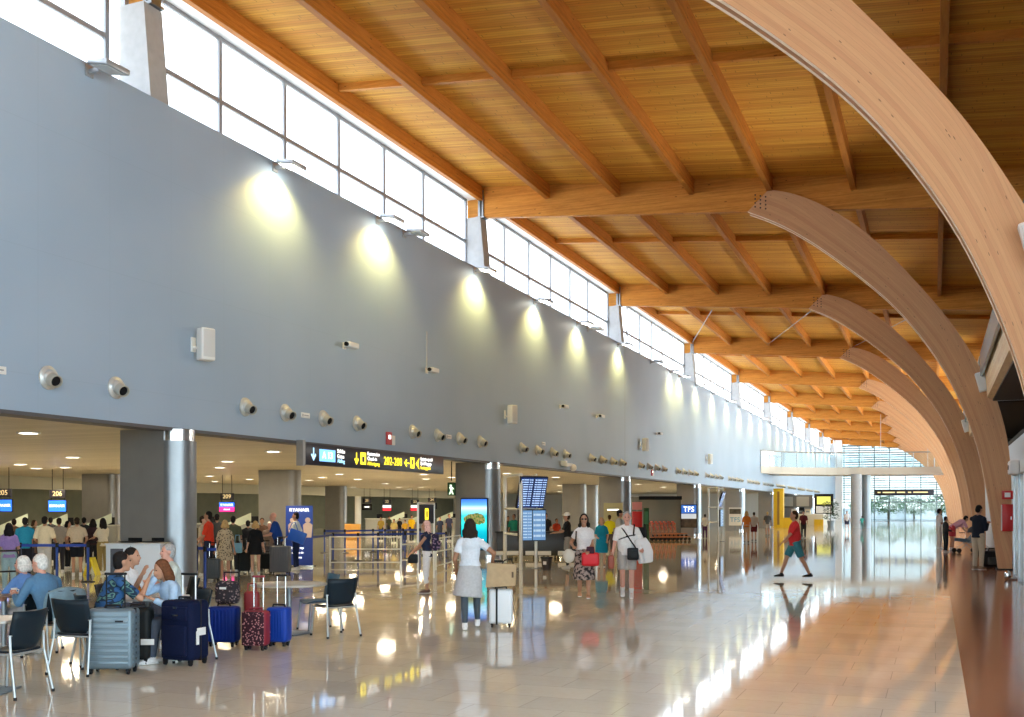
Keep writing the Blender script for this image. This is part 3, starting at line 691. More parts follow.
# ================================================================ people
def ik(a, b, l1, l2, pole):
    d = b - a; L = max(1e-3, min(d.length, .998 * (l1 + l2))); u = d.normalized()
    x = (l1 * l1 - l2 * l2 + L * L) / (2 * L); h = math.sqrt(max(l1 * l1 - x * x, 0))
    p = V(pole); p = p - u * p.dot(u)
    p = p.normalized() if p.length > 1e-4 else V((0, 1, 0))
    return a + u * x + p * h, a + u * L
def remesh(o, vox, sm=6):
    r = o.modifiers.new('skin_over', 'REMESH'); r.mode = 'VOXEL'; r.voxel_size = vox; r.use_smooth_shade = True
    s = o.modifiers.new('relax', 'SMOOTH'); s.factor = .5; s.iterations = sm
    return o
def cmat(name, col, pattern=None, col2=None, scale=20, rough=.8):
    if name in MATS: return MATS[name]
    if not pattern: return mat(name, col, rough, noise=.08, nscale=30, spec=.2)
    w = NT(name); tc = w.n('TexCoord')
    if pattern == 'spots':
        v = w.n('TexVoronoi', Scale=scale); w.l(tc.outputs['Object'], v.inputs['Vector']); c = w.ramp(v.outputs['Distance'], [(.28, col2), (.4, col)])
    elif pattern == 'camo':
        v = w.n('TexNoise', Scale=scale, Detail=1.5); mp = w.n('Mapping'); mp.inputs['Scale'].default_value = (1, 1, 2.2)
        w.l(tc.outputs['Object'], mp.inputs[0]); w.l(mp.outputs[0], v.inputs['Vector']); r = w.ramp(v.outputs['Fac'], [(.0, col), (.46, col2), (.56, (.10, .22, .20)), (.63, (.02, .05, .09))])
        r.node.color_ramp.interpolation = 'CONSTANT'; c = r
    else:
        v = w.n('TexNoise', Scale=scale, Detail=2.0); w.l(tc.outputs['Object'], v.inputs['Vector']); c = w.ramp(v.outputs['Fac'], [(.42, col), (.55, col2)])
    w.l(c, w.b.inputs['Base Color']); w.b.inputs['Roughness'].default_value = rough; w.b.inputs['Specular IOR Level'].default_value = .2; return w.m
SKINS = {'fair': (.60, .34, .24), 'tan': (.46, .24, .15), 'pink': (.64, .33, .25), 'dark': (.12, .06, .04), 'med': (.38, .19, .11)}
HAIRS = {'black': (.012, .010, .010), 'brown': (.05, .026, .015), 'dark': (.025, .016, .012), 'blonde': (.50, .34, .15), 'grey': (.36, .36, .36), 'white': (.68, .66, .62), 'auburn': (.14, .055, .025), 'pink': (.80, .50, .46)}
M_EYE = mat('eye_dark', (.02, .015, .012), .2); M_LIP = mat('lip', (.36, .10, .09), .5); M_SOLE = mat('shoe_sole', (.75, .75, .73), .6)

def person(label, loc, face, h=1.75, skin='tan', hair='brown', hairlen=0, female=False, fat=0.0, top=None, topcol=(.7, .7, .7), sleeve=.5,
           legs='trousers', legcol=(.05, .05, .08), leglen=1.0, shoe=(.7, .7, .7), hem=.55, pose='stand', hands=None, feet=None, lean=(0, 0), look=(0, 0),
           vox=.018, hat=None, tm=None, lm=None, group=None, tuck=False, sandals=False, hipz=None, glasses=False, sock=None, bare_top=False, elbows=None, leggings=None, sway_add=(0, 0, 0)):
    """face: heading of the body (0 looks along +Y of the hall). All joints in the person's own frame: +Y forward, +X its right hand."""
    k = h / 1.75
    R = thing('person', label, 'person', loc, face, group)
    S = lambda p: V(p) * k
    sit = pose == 'sit'
    hz = hipz if hipz is not None else (.53 if sit else .93)
    hip = V((0, 0, hz)); ln = V((lean[0], lean[1], 0))
    tors = .50
    up = V((ln.x, ln.y, math.sqrt(max(.02, tors * tors - ln.length_squared)))); ch = hip + up           # shoulder-line centre
    ax = up.normalized()
    shw = (.152 if female else .186)
    hw = .095
    fwd = V((0, 1, 0)); fwd = (fwd - ax * fwd.dot(ax)).normalized()
    shL, shR = ch + V((-shw, 0, -.045)), ch + V((shw, 0, -.045))
    nk = ch + ax * .075 + fwd * .01
    look_y, look_p = look
    HM = Matrix.Rotation(look_y, 3, 'Z') @ Matrix.Rotation(-look_p, 3, 'X')
    hd = nk + (ax * .6 + V((0, 0, .4))).normalized() * .13 + fwd * (.02 + .05 * max(0, look_p))
    def H(p): return hd + HM @ V(p)
    # legs
    if feet is None: feet = ((-.10, .0, .08), (.10, .0, .08)) if not sit else ((-.13, .48, .08), (.13, .48, .08))
    hips = (hip + V((-hw, 0, 0)), hip + V((hw, 0, 0)))
    lg = []
    for hj, f in zip(hips, feet):
        kn, an = ik(hj, V(f), .43, .42, (0, 1, .15 if not sit else .9)); lg.append((hj, kn, an))
    if hands is None: hands = ((-.27, .06, hz - .08), (.27, .06, hz - .08))
    am = []
    elbows = elbows or ((-.35, -1, -.15), (.35, -1, -.15))
    for sj, wv, pl in zip((shL, shR), hands, elbows):
        el, wr = ik(sj, V(wv), .29, .255, pl); am.append((sj, el, wr))
    fem = female
    tw = [(.165 + .01 * fem, .115), (.15 - .022 * fem + .5 * fat, .105 - .01 * fem + .8 * fat), (.165 - .015 * fem + .25 * fat, .112 + .35 * fat), (.162 - .02 * fem, .105), (.11 - .012 * fem, .075)]
    tp = [hip + ax * .0, hip + ax * .16, hip + ax * .31, hip + ax * .44, hip + ax * .51]
    off = [0, .03 * fat * 8, .02 + .04 * fem, .01, 0]
    def torso_secs(inf, i0=0, i1=5, extra=None):
        out = []
        for i in range(i0, i1): out.append((S(tp[i] + fwd * off[i]), (tw[i][0] + inf) * k, (tw[i][1] + inf) * k))
        return out
    b = MB()
    b.eloft(torso_secs(0)); b.ball(S(hip), (.165 * k, .115 * k, .12 * k))
    b.caps(S(ch - ax * .02), S(hd - ax * .06), .056 * k, .05 * k)
    # head: skull, face, jaw, nose, ears
    q = HM @ Matrix.Identity(3)
    b.ball(S(H((0, -.012, .025))), (.074 * k, .094 * k, .092 * k), 14, 10, HM)
    b.ball(S(H((0, .018, -.035))), (.060 * k, .072 * k, .082 * k), 14, 10, HM)
    b.ball(S(H((0, .06, -.092))), (.033 * k, .028 * k, .024 * k), 10, 8, HM)
    b.cyl(S(H((0, .078, .02))), S(H((0, .104, -.028))), .009 * k, .017 * k, 8)
    b.ball(S(H((0, .098, -.026))), (.017 * k, .014 * k, .012 * k), 8, 6, HM)
    for sx in (-1, 1): b.ball(S(H((sx * .077, -.008, -.01))), (.012 * k, .022 * k, .034 * k), 8, 6, HM)
    for (s_, e_, w_), sg in zip(am, (-1, 1)):
        b.ball(S(s_), .062 * k if not fem else .05 * k); b.caps(S(s_), S(e_), (.05 - .006 * fem) * k, .039 * k); b.caps(S(e_), S(w_), .040 * k, .027 * k)
        d = (w_ - e_).normalized(); side = d.cross(V((0, 0, 1)) if abs(d.z) < .8 else V((0, 1, 0))).normalized(); pal = d.cross(side).normalized()
        pc = w_ + d * .05
        b.eloft([(S(w_), .026 * k, .02 * k, side), (S(w_ + d * .04), .038 * k, .017 * k, side), (S(w_ + d * .085), .040 * k, .015 * k, side)], 10)
        bend = pal * (-1 if sit else 1) * (.35 if not sit else .2)
        if abs(d.z) > .8: bend = V((0, 1, 0)) * .3 - d * .0
        for fi, (o_, l_) in enumerate(((-.031, .070), (-.010, .080), (.011, .075), (.032, .060))):
            a0 = w_ + d * .082 + side * o_ * 1.15; a1 = a0 + d * l_ * .55 + bend * .012; a2 = a1 + (d + bend * 1.6).normalized() * l_ * .5
            b.caps(S(a0), S(a1), .0095 * k, .009 * k, 8); b.caps(S(a1), S(a2), .009 * k, .0075 * k, 8)
        inw = side if (side.y > 0) == (abs(d.z) > .5) else -side
        t0 = w_ + d * .03 + inw * .03; t1 = t0 + (d + inw * .9).normalized() * .04; t2 = t1 + (d + inw * .2 + bend).normalized() * .032
        b.caps(S(t0), S(t1), .012 * k, .010 * k, 8); b.caps(S(t1), S(t2), .010 * k, .008 * k, 8)
    for (h_, n_, a_) in lg:
        b.caps(S(h_), S(n_), .086 * k, .055 * k); c = n_.lerp(a_, .32) + V((0, -.012, 0)); b.caps(S(n_), S(c), .054 * k, .056 * k); b.caps(S(c), S(a_), .056 * k, .036 * k)
        b.eloft([(S(a_ + V((0, -.05, -.045))), .03 * k, .03 * k, (1, 0, 0)), (S(a_ + V((0, .06, -.05))), .038 * k, .026 * k, (1, 0, 0)), (S(a_ + V((0, .16, -.06))), .034 * k, .015 * k, (1, 0, 0))], 10)
    body = remesh(b.build('body', mat('skin_' + skin, SKINS[skin], .55, noise=.05, nscale=9), R), vox * k, 3)
    # top
    tmat = tm or cmat('cloth_%d_%d_%d' % tuple(int(c * 255) for c in topcol), topcol)
    b = MB()
    if top != 'none':
        i0 = 1 if tuck else 0
        secs = torso_secs(.018)
        if not sit and not tuck and legs != 'dress': secs = [(S(hip - ax * .06), (tw[0][0] + .024) * k, (tw[0][1] + .024) * k)] + secs
        if tuck: secs = [(S(hip + ax * .07), (tw[0][0] + .012) * k, (tw[0][1] + .012) * k)] + secs[1:]
        secs.append((S(ch + ax * .045), .085 * k, .068 * k)); b.eloft(secs)
        for sj in (shL, shR): b.caps(S(ch + (sj - ch) * .3 + ax * .045), S(sj), .046 * k, .058 * k)
        for (s_, e_, w_) in am:
            if sleeve <= 0: continue
            ra, re = (.066 - .008 * fem), .056
            if sleeve <= .55:
                t = s_.lerp(e_, sleeve * 1.6); b.ball(S(s_), ra * k); b.cyl(S(s_), S(t), ra * k, (re + .008) * k, 12)
            else:
                b.ball(S(s_), ra * k); b.cyl(S(s_), S(e_), ra * k, .054 * k, 12); b.ball(S(e_), .054 * k); b.cyl(S(e_), S(e_.lerp(w_, (sleeve - .55) / .45 * .98)), .054 * k, .042 * k, 12)
        name = 'dress' if legs == 'dress' else ('shirt' if sleeve <= .55 else 'long_sleeved_top')
        if legs == 'dress':
            hp = S(hip); b.eloft([(S(hip + ax * .2), (tw[1][0] + .02) * k, (tw[1][1] + .02) * k), (hp, .2 * k, .15 * k), (V((0, .0, hem * k)), .235 * k, .17 * k)])
        remesh(b.build(name, tmat, R), max(vox, .016) * k, 4)
    else: b.bm.free()
    # legs cover
    lmat = lm or cmat('cloth_%d_%d_%d' % tuple(int(c * 255) for c in legcol), legcol)
    if legs in ('trousers', 'shorts'):
        b = MB(); L = leglen if legs == 'trousers' else .42
        b.eloft([(S(hip - ax * .09), .15 * k, .1 * k), (S(hip), .185 * k, .133 * k), (S(hip + ax * .1), (.168 + .3 * fat) * k, (.125 + .5 * fat) * k)])
        for (h_, n_, a_) in lg:
            loose = 1.18 if legs == 'shorts' else 1.0
            b.ball(S(h_), .104 * k)
            if L <= .55: b.cyl(S(h_), S(h_.lerp(n_, L / .5)), .104 * k, .084 * loose * k, 14)
            else: b.cyl(S(h_), S(n_), .104 * k, .074 * k, 14); b.ball(S(n_), .074 * k); b.cyl(S(n_), S(n_.lerp(a_, (L - .5) / .5)), .074 * k, .056 * k, 14)
        remesh(b.build('trousers' if legs == 'trousers' else 'shorts', lmat, R), max(vox, .016) * k, 4)
    elif legs == 'skirt':
        b = MB(); sway = (V(feet[0]) + V(feet[1])) / 2
        m = V((sway.x, sway.y, 0)) * .5 + V(sway_add)
        b.eloft([(S(hip + ax * .12), (.145) * k, .11 * k), (S(hip), .19 * k, .15 * k), (S(V((m.x * .5, m.y * .5, (hz + hem) / 2))), .215 * k, .18 * k), (S(V((m.x, m.y, hem))), .24 * k, .21 * k)], 20)
        remesh(b.build('skirt', lmat, R), max(vox, .014) * k, 5)
    if leggings:
        b = MB()
        for (h_, n_, a_) in lg: b.caps(S(h_), S(n_), .094 * k, .062 * k); c = n_.lerp(a_, .32) + V((0, -.012, 0)); b.caps(S(n_), S(c), .061 * k, .063 * k); b.caps(S(c), S(a_), .063 * k, .043 * k)
        remesh(b.build('leggings', cmat('leggings_grey', leggings, rough=.7), R), max(vox, .014) * k, 2)
    # shoes
    smat = cmat('shoe_%d_%d_%d' % tuple(int(c * 255) for c in shoe), shoe, rough=.6)
    for (h_, n_, a_) in lg:
        b = MB(); d = a_ - n_; lift = V((0, 0, 0))
        b.eloft([(S(a_ + V((0, -.07, -.04))), .034 * k, .036 * k, (1, 0, 0)), (S(a_ + V((0, 0, -.035))), .044 * k, .045 * k, (1, 0, 0)), (S(a_ + V((0, .09, -.048))), .048 * k, .034 * k, (1, 0, 0)), (S(a_ + V((0, .175, -.06))), .036 * k, .02 * k, (1, 0, 0))], 12)
        if not sandals: b.cyl(S(a_ + V((0, -.012, -.03))), S(a_ + V((0, -.014, .025))), .046 * k, .043 * k, 12)
        o = b.build('shoe', smat, R)
        MB().eloft([(S(a_ + V((0, -.085, -.072))), .036 * k, .009 * k, (1, 0, 0)), (S(a_ + V((0, .05, -.072))), .046 * k, .009 * k, (1, 0, 0)), (S(a_ + V((0, .182, -.072))), .036 * k, .009 * k, (1, 0, 0))], 12).build('sole', M_SOLE, o)
        if sock: MB().cyl(S(a_ + V((0, -.01, .0))), S(a_ + (n_ - a_) * .3), .042 * k, .05 * k, 12).build('sock', cmat('sock_%d' % int(sock[0] * 255), sock), R)
    # hair
    if hair:
        b = MB(); hm = mat('hair_' + hair, HAIRS[hair], .75, noise=.25, nscale=40, spec=.15)
        if hair == 'thin': pass
        b.ball(S(H((0, -.026, .042))), (.083 * k, .094 * k, .088 * k), 14, 10, HM)
        b.ball(S(H((0, -.05, -.015))), (.078 * k, .066 * k, .09 * k), 14, 10, HM)
        if hairlen > .02:
            tip = H((0, -.075, -.06 - hairlen))
            b.eloft([(S(H((0, -.05, .03))), .09 * k, .065 * k), (S(H((0, -.066, -.06))), .105 * k, .062 * k), (S(H((0, -.08, -.06 - hairlen * .6))), .10 * k, .05 * k), (S(tip), .06 * k, .03 * k)], 14)
            for sx in (-1, 1): b.caps(S(H((sx * .068, -.01, .03))), S(H((sx * .082, .0, -.03 - hairlen * .6))), .03 * k, .026 * k, 8)
            for q_ in range(14):
                a_ = PI + PI * q_ / 13; b.ball(S(H((.1 * math.cos(a_), -.04 + .07 * math.sin(a_), -.05 - hairlen * (.25 + .6 * ((q_ * 7) % 5) / 5)))), (.032 * k, .028 * k, .045 * k), 8, 6)
        remesh(b.build('hair', hm, R), max(vox, .012) * k, 3)
    if vox <= .014:
        for sx in (-1, 1):
            e = MB().ball(S(H((sx * .031, .076, .012))), (.0125 * k, .008 * k, .008 * k), 8, 6, HM).build('eye', M_EYE, R)
        MB().ball(S(H((0, .083, -.062))), (.022 * k, .008 * k, .007 * k), 8, 6, HM).build('mouth', M_LIP, R)
        if glasses:
            g = MB()
            for sx in (-1, 1): g.ball(S(H((sx * .033, .088, .010))), (.026 * k, .006 * k, .019 * k), 10, 6, HM); g.cyl(S(H((sx * .058, .085, .014))), S(H((sx * .08, -.01, .012))), .004 * k, n=6)
            g.cyl(S(H((-.012, .092, .014))), S(H((.012, .092, .014))), .004 * k, n=6).build('sunglasses', M_BLACK, R)
    if hat:
        b = MB(); hm = cmat('hat_%d_%d_%d' % tuple(int(c * 255) for c in hat), hat)
        b.ball(S(H((0, -.015, .065))), (.094 * k, .108 * k, .078 * k), 14, 10, HM); b.eloft([(S(H((0, .05, .058))), .075 * k, .012 * k, (1, 0, 0)), (S(H((0, .175, .045))), .06 * k, .008 * k, (1, 0, 0))], 12)
        b.build('cap', hm, R)
    R['_k'] = k
    P = dict(root=R, k=k, sh=(shL * k, shR * k), ch=ch * k, ax=ax, fwd=fwd, hip=hip * k, hands=[(a[2]) * k for a in am], arms=am, hd=hd * k)
    return P
def world(P, p): 
    r = P['root']; return Matrix.Translation(r.location) @ Matrix.Rotation(r.rotation_euler.z, 4, 'Z') @ V(p)
def face_px(x, ang=0.0):
    """heading that looks straight at the camera from column x, turned by ang (radians, counter-clockwise seen from above)"""
    a = ray(x, 0); return math.atan2(a[0], -a[1]) + ang if False else math.atan2(-(-a[0]), (-a[1])) * 1.0 + ang
def head(dx, dy): return math.atan2(-dx, dy)       # heading for a facing direction in hall coordinates
CAMF = lambda x: head(-ray(x, 0)[0], -ray(x, 0)[1])  # towards the camera
AWAY = lambda x: head(ray(x, 0)[0], ray(x, 0)[1])
LEFTV = head(-cP, -sP)                                # towards the left of the picture, square to the view
RIGHTV = head(cP, sP)

def backpack(label, P, col, side=0, name='backpack', cat='backpack', m=None, size=1.0):
    k = P['k'] * size; r = P['root']
    c = P['ch'] - P['ax'] * .2 * k - P['fwd'] * (.2 * k) + V((side, 0, 0))
    t = thing(name, label, cat, world(P, c), r.rotation_euler.z)
    mm = m or cmat('bag_%d_%d_%d' % tuple(int(q * 255) for q in col), col)
    MB().box((0, 0, 0), (.3 * k, .17 * k, .42 * k), None, .07 * k, 4).build('bag', mm, t)
    MB().box((0, -.1 * k, -.06 * k), (.23 * k, .06 * k, .2 * k), None, .025 * k, 3).build('front_pocket', mm, t)
    s = MB()
    for sx in (-1, 1): s.tube([(sx * .1 * k, .07 * k, .19 * k), (sx * .105 * k, .19 * k, .26 * k), (sx * .115 * k, .33 * k, .16 * k), (sx * .13 * k, .3 * k, -.02 * k), (sx * .13 * k, .08 * k, -.14 * k)], .016 * k, 6)
    s.build('strap', mm, t); return t
# ================================================================ who stands where
def stand(x, yf, yh, label, face, **kw):
    p = floor_at(x, yf); h = kw.pop('h', None) or (yf - yh) / pxm(yf) * kw.pop('hs', 1.0)
    return person(label, p, face, h=h, **kw)
STR = lambda a, b=None: ((-.09, a, .085), (.09, -(b if b is not None else a), .11))
MIX = lambda a, b, t: head(*[(-math.sin(a) * (1 - t) - math.sin(b) * t), (math.cos(a) * (1 - t) + math.cos(b) * t)])

# --- the walkers in the open hall
GIRL = stand(470, 629, 519, 'woman in white T-shirt and grey skirt walking away pushing a white suitcase', AWAY(470), skin='med', hair='dark', hairlen=.14, female=True, topcol=(.66, .72, .80), sleeve=.38,
    legs='skirt', legcol=(.47, .48, .50), hem=.52, leggings=(.07, .09, .11), sway_add=(-.05, -.03, 0), shoe=(.8, .8, .8), feet=((-.08, -.12, .085), (.12, .22, .085)), hands=((-.22, .22, .95), (.36, .16, 1.07)), elbows=((-.4, -.8, -.2), (.9, -.6, -.4)), vox=.012, tuck=True)
RWOM = stand(584, 598, 514, 'woman in white top and patterned long skirt holding a red bag', CAMF(584), skin='tan', hair='black', hairlen=.2, female=True, topcol=(.80, .80, .82), sleeve=.35,
    legs='skirt', lm=cmat('skirt_print', (.02, .018, .02), 'blot', (.42, .33, .30), 16), hem=.38, shoe=(.45, .25, .15), sandals=True, feet=STR(.10), hands=((-.10, .26, 1.0), (.22, .14, 1.08)), vox=.012, glasses=True, tuck=True)
WMAN = stand(627, 598, 512, 'man in white T-shirt and grey shorts with black straps across his chest', CAMF(627), skin='pink', hair='grey', fat=.06, topcol=(.82, .82, .82), sleeve=.5,
    legs='shorts', legcol=(.40, .38, .36), shoe=(.78, .78, .78), sock=(.7, .7, .7), feet=STR(.06), hands=((-.30, .2, 1.02), (.30, .1, .86)), vox=.012)
REDM = stand(795, 580, 511, 'man in red T-shirt and teal shorts striding across the empty hall', LEFTV, skin='tan', hair='brown', fat=.05, topcol=(.62, .035, .04), sleeve=.55,
    legs='shorts', legcol=(.05, .22, .27), shoe=(.02, .02, .02), feet=((-.09, -.36, .12), (.1, .36, .09)), hands=((-.24, .36, .98), (.2, .12, 1.0)), vox=.013)
PINK = stand(427, 593, 520.7, 'woman with pink hair and navy top standing with a dark backpack', LEFTV, skin='tan', hair='pink', hairlen=.17, female=True, topcol=(.02, .03, .07), sleeve=0,
    legs='trousers', legcol=(.78, .78, .80), leglen=.82, shoe=(.14, .08, .06), sandals=True, hands=((-.12, .36, .98), (.14, .34, .99)), vox=.013)
TEAL = stand(601.5, 566.8, 517.6, 'woman in bright teal dress standing behind the white-topped pair', CAMF(601), skin='fair', hair='blonde', hairlen=.03, female=True, topcol=(.01, .27, .42), sleeve=.5, legs='dress', hem=.5, shoe=(.5, .4, .35), vox=.02, hands=((-.2, .12, .95), (.15, .22, 1.05)))
CAPM = stand(567.5, 568, 513, 'man in black T-shirt and white cap facing the long dark bench', LEFTV, skin='tan', hair='brown', topcol=(.012, .012, .014), sleeve=.5, legs='shorts', legcol=(.28, .26, .22), shoe=(.5, .5, .48), sock=(.03, .03, .03), hat=(.8, .78, .74), hands=((-.18, .42, 1.12), (.18, .42, 1.12)), vox=.018)
BCAP = stand(619, 561, 510.5, 'man in black cap and pale shirt just behind the man in white', RIGHTV, skin='tan', hair='dark', topcol=(.50, .54, .55), sleeve=.5, legs='trousers', legcol=(.05, .06, .09), hat=(.012, .012, .014), vox=.02)
HIVI = stand(609.5, 553, 515, 'person in a yellow high-visibility vest behind the teal dress', AWAY(609), skin='tan', hair='brown', topcol=(.80, .78, .02), sleeve=.5, legs='trousers', legcol=(.10, .10, .12), vox=.024)
# --- people by the arches on the right
DARK = stand(978, 569.6, 505.5, 'man in dark jacket and beige trousers standing by the wooden arch', MIX(AWAY(978), RIGHTV, .55), skin='tan', hair='black', topcol=(.012, .016, .028), sleeve=1.0, legs='trousers', legcol=(.52, .45, .34), shoe=(.3, .22, .15), hands=((-.05, .28, 1.42), (.12, .25, 1.25)), look=(0, .35), vox=.013)
stand(939, 549, 508.6, 'tall person in pale clothes standing farthest along the arches', RIGHTV, skin='med', hair='black', topcol=(.72, .70, .68), sleeve=.5, legs='trousers', legcol=(.62, .58, .55), shoe=(.7, .7, .7), vox=.02, hands=((-.1, .3, 1.1), (.12, .3, 1.1)))
stand(945.5, 552.5, 516.5, 'person in dark clothes close beside the one in pale clothes', RIGHTV, skin='med', hair='black', topcol=(.03, .03, .035), sleeve=1, legs='trousers', legcol=(.012, .014, .02), shoe=(.5, .5, .5), vox=.02, hands=((-.1, .25, 1.05), (.12, .25, 1.05)))
BEND = stand(952, 550, 508, 'person in pink shirt bending forward over a dark pushchair', RIGHTV, skin='tan', hair='black', topcol=(.66, .36, .45), sleeve=.5, legs='shorts', legcol=(.48, .05, .07), shoe=(.75, .7, .68), lean=(0, .42), hands=((-.15, .72, .72), (.15, .74, .72)), look=(0, .5), vox=.018)
# --- small figures far down the hall
for (x, yf, yh, lb, fc, kw) in [
    (746.5, 543, 511, 'far woman in orange top and beige trousers beside the white poster', AWAY(747), dict(skin='tan', hair='blonde', female=True, hairlen=.1, topcol=(.62, .20, .04), legs='trousers', legcol=(.55, .38, .24))),
    (754, 541.3, 512, 'far man in grey shirt and maroon shorts beside the woman in orange', AWAY(753), dict(skin='tan', hair='dark', topcol=(.55, .5, .45), legs='shorts', legcol=(.12, .015, .02))),
    (767.5, 536, 511.8, 'far person with dark backpack before the slim white column', AWAY(767), dict(skin='tan', hair='blonde', topcol=(.09, .09, .09), legs='shorts', legcol=(.4, .36, .32))),
    (803.5, 538, 511, 'far person in dark red behind the striding man', CAMF(803), dict(skin='tan', hair='dark', topcol=(.13, .02, .025), legs='trousers', legcol=(.04, .03, .03))),
    (847, 531, 511, 'far person with white shirt and dark bag near the walkway columns', CAMF(847), dict(skin='fair', hair='dark', topcol=(.7, .7, .72), legs='shorts', legcol=(.03, .03, .05))),
    (862, 530, 516, 'far person in green beside the walkway column', AWAY(862), dict(skin='tan', hair='dark', topcol=(.06, .33, .28), legs='trousers', legcol=(.10, .2, .2))),
    (705, 538.5, 514, 'far person in white by the second tubular frame', AWAY(705), dict(skin='tan', hair='dark', topcol=(.75, .75, .75), legs='trousers', legcol=(.1, .04, .12)))]:
    stand(x, yf, yh, lb, fc, vox=.03, sleeve=.5, shoe=(.03, .03, .03), group=None, **kw)

# --- queue at the left
def q(x, yf, yh, label, face, **kw):
    kw.setdefault('vox', .02); return stand(x, yf, yh, label, face, **kw)
q(9, 592, 523, 'woman in purple top with long dark hair at the left edge queue', AWAY(9), skin='med', hair='black', hairlen=.2, female=True, topcol=(.30, .20, .46), sleeve=.5, legs='trousers', legcol=(.30, .42, .46))
q(25, 579, 517.5, 'man in teal shirt seen from behind in the queue', AWAY(25), skin='dark', hair='black', topcol=(.02, .24, .40), sleeve=.5, legs='trousers', legcol=(.02, .02, .03), fat=.03)
q(44.5, 579, 516.5, 'man in cream shirt seen from behind in the queue', MIX(AWAY(44), RIGHTV, .25), skin='med', hair='black', topcol=(.66, .58, .42), sleeve=.55, legs='trousers', legcol=(.55, .55, .55), hands=((-.2, .2, 1.0), (.2, .3, 1.05)), fat=.03)
q(77, 576, 517.5, 'man in beige shirt and black shorts seen from behind in the queue', AWAY(77), skin='tan', hair='dark', topcol=(.60, .49, .36), sleeve=.45, legs='shorts', legcol=(.012, .012, .02), hands=((-.24, .2, 1.0), (.24, .2, 1.0)), fat=.03)
q(103, 574, 518, 'woman in cream blouse with black ponytail in the queue', MIX(AWAY(103), LEFTV, .45), skin='tan', hair='black', hairlen=.22, female=True, topcol=(.64, .57, .44), sleeve=.5, legs='trousers', legcol=(.30, .22, .08), hands=((-.2, .35, 1.1), (.1, .34, 1.05)))
q(59, 573, 518, 'person in grey shirt between the cream and beige shirts', AWAY(58), skin='tan', hair='dark', topcol=(.36, .32, .28), sleeve=.5, legs='trousers', legcol=(.04, .04, .05))
q(67.5, 569, 521, 'person in maroon print blouse just left of the beige shirt', RIGHTV, skin='tan', hair='black', female=True, hairlen=.12, tm=cmat('print_maroon', (.10, .02, .025), 'blot', (.35, .2, .15), 14), sleeve=.5, legs='trousers', legcol=(.015, .015, .02))
q(93, 571, 519, 'person in dark clothes between the beige shirt and the cream blouse', AWAY(93), skin='tan', hair='black', hairlen=.1, female=True, topcol=(.04, .02, .025), sleeve=1, legs='trousers', legcol=(.02, .02, .025))
q(14, 569, 519, 'person in brown behind the purple top', AWAY(14), skin='tan', hair='dark', topcol=(.16, .1, .06), sleeve=.5, legs='trousers', legcol=(.04, .04, .05))
q(34, 566, 520, 'person with brown hair between the teal and cream shirts', RIGHTV, skin='tan', hair='brown', topcol=(.22, .14, .08), sleeve=.5, legs='trousers', legcol=(.04, .04, .06), hairlen=.08, female=True)
q(50.5, 563, 517.5, 'person in black half hidden behind the cream shirt', AWAY(50), skin='tan', hair='black', topcol=(.03, .03, .035), sleeve=1, legs='trousers', legcol=(.03, .03, .03))
q(84, 566, 517.5, 'person with dark hair behind the right shoulder of the beige shirt', AWAY(84), skin='tan', hair='black', topcol=(.03, .03, .03), sleeve=.5, legs='trousers', legcol=(.03, .03, .03))
# --- second queue beside the blue banner
q(209, 579, 511.5, 'man in bright red shirt in the queue by the banner', LEFTV, skin='tan', hair='black', topcol=(.70, .05, .02), sleeve=.55, legs='trousers', legcol=(.02, .025, .05), hands=((-.2, .3, 1.0), (.15, .3, .95)))
q(202.5, 576, 516, 'person in cream shirt to the left of the red shirt', RIGHTV, skin='fair', hair='brown', topcol=(.66, .56, .42), sleeve=.5, legs='trousers', legcol=(.3, .28, .25))
q(225, 579.5, 520, 'blonde woman in leopard print dress in the queue', AWAY(225), skin='tan', hair='blonde', female=True, hairlen=.06, tm=cmat('leopard', (.50, .40, .27), 'spots', (.06, .045, .03), 22), sleeve=.5, legs='dress', hem=.56, shoe=(.4, .25, .15))
q(233, 573, 516, 'man in olive camouflage shirt behind the leopard dress', AWAY(233), skin='tan', hair='black', topcol=(.09, .10, .06), sleeve=.5, legs='trousers', legcol=(.05, .05, .05))
q(255.5, 575, 521, 'blonde woman in short black dress in the queue', AWAY(255), skin='fair', hair='blonde', female=True, hairlen=.05, topcol=(.010, .010, .012), sleeve=.6, legs='dress', hem=.66, shoe=(.5, .5, .5))
q(278.5, 572, 512, 'balding man in royal blue shirt leaning toward the luggage', LEFTV, skin='pink', hair=None, topcol=(.012, .055, .28), sleeve=.5, legs='trousers', legcol=(.02, .02, .04), lean=(0, .1), hands=((-.15, .42, 1.05), (.15, .42, 1.05)), fat=.04)
q(269.5, 570, 522, 'white-haired person half hidden behind the man in royal blue', CAMF(269), skin='pink', hair='white', topcol=(.30, .22, .18), sleeve=.5, legs='trousers', legcol=(.12, .1, .1))
q(296.5, 570, 512.3, 'man in white shirt and navy trousers in front of the blue banner', LEFTV, skin='tan', hair='black', topcol=(.76, .76, .72), sleeve=.55, legs='trousers', legcol=(.012, .02, .06), shoe=(.6, .6, .6), hands=((-.1, .28, 1.0), (.26, .1, .95)), vox=.018)
q(193, 574, 519, 'person in brown at the left end of the second queue', AWAY(193), skin='tan', hair='black', topcol=(.14, .1, .05), sleeve=.5, legs='trousers', legcol=(.03, .03, .03))
q(217, 568, 514, 'person with dark hair just behind the red shirt', AWAY(217), skin='tan', hair='black', topcol=(.05, .05, .05), sleeve=.5, legs='trousers', legcol=(.04, .04, .05))
q(248, 570, 520.5, 'person in black left of the black dress', AWAY(248), skin='tan', hair='black', topcol=(.02, .02, .022), sleeve=1, legs='trousers', legcol=(.02, .02, .02))
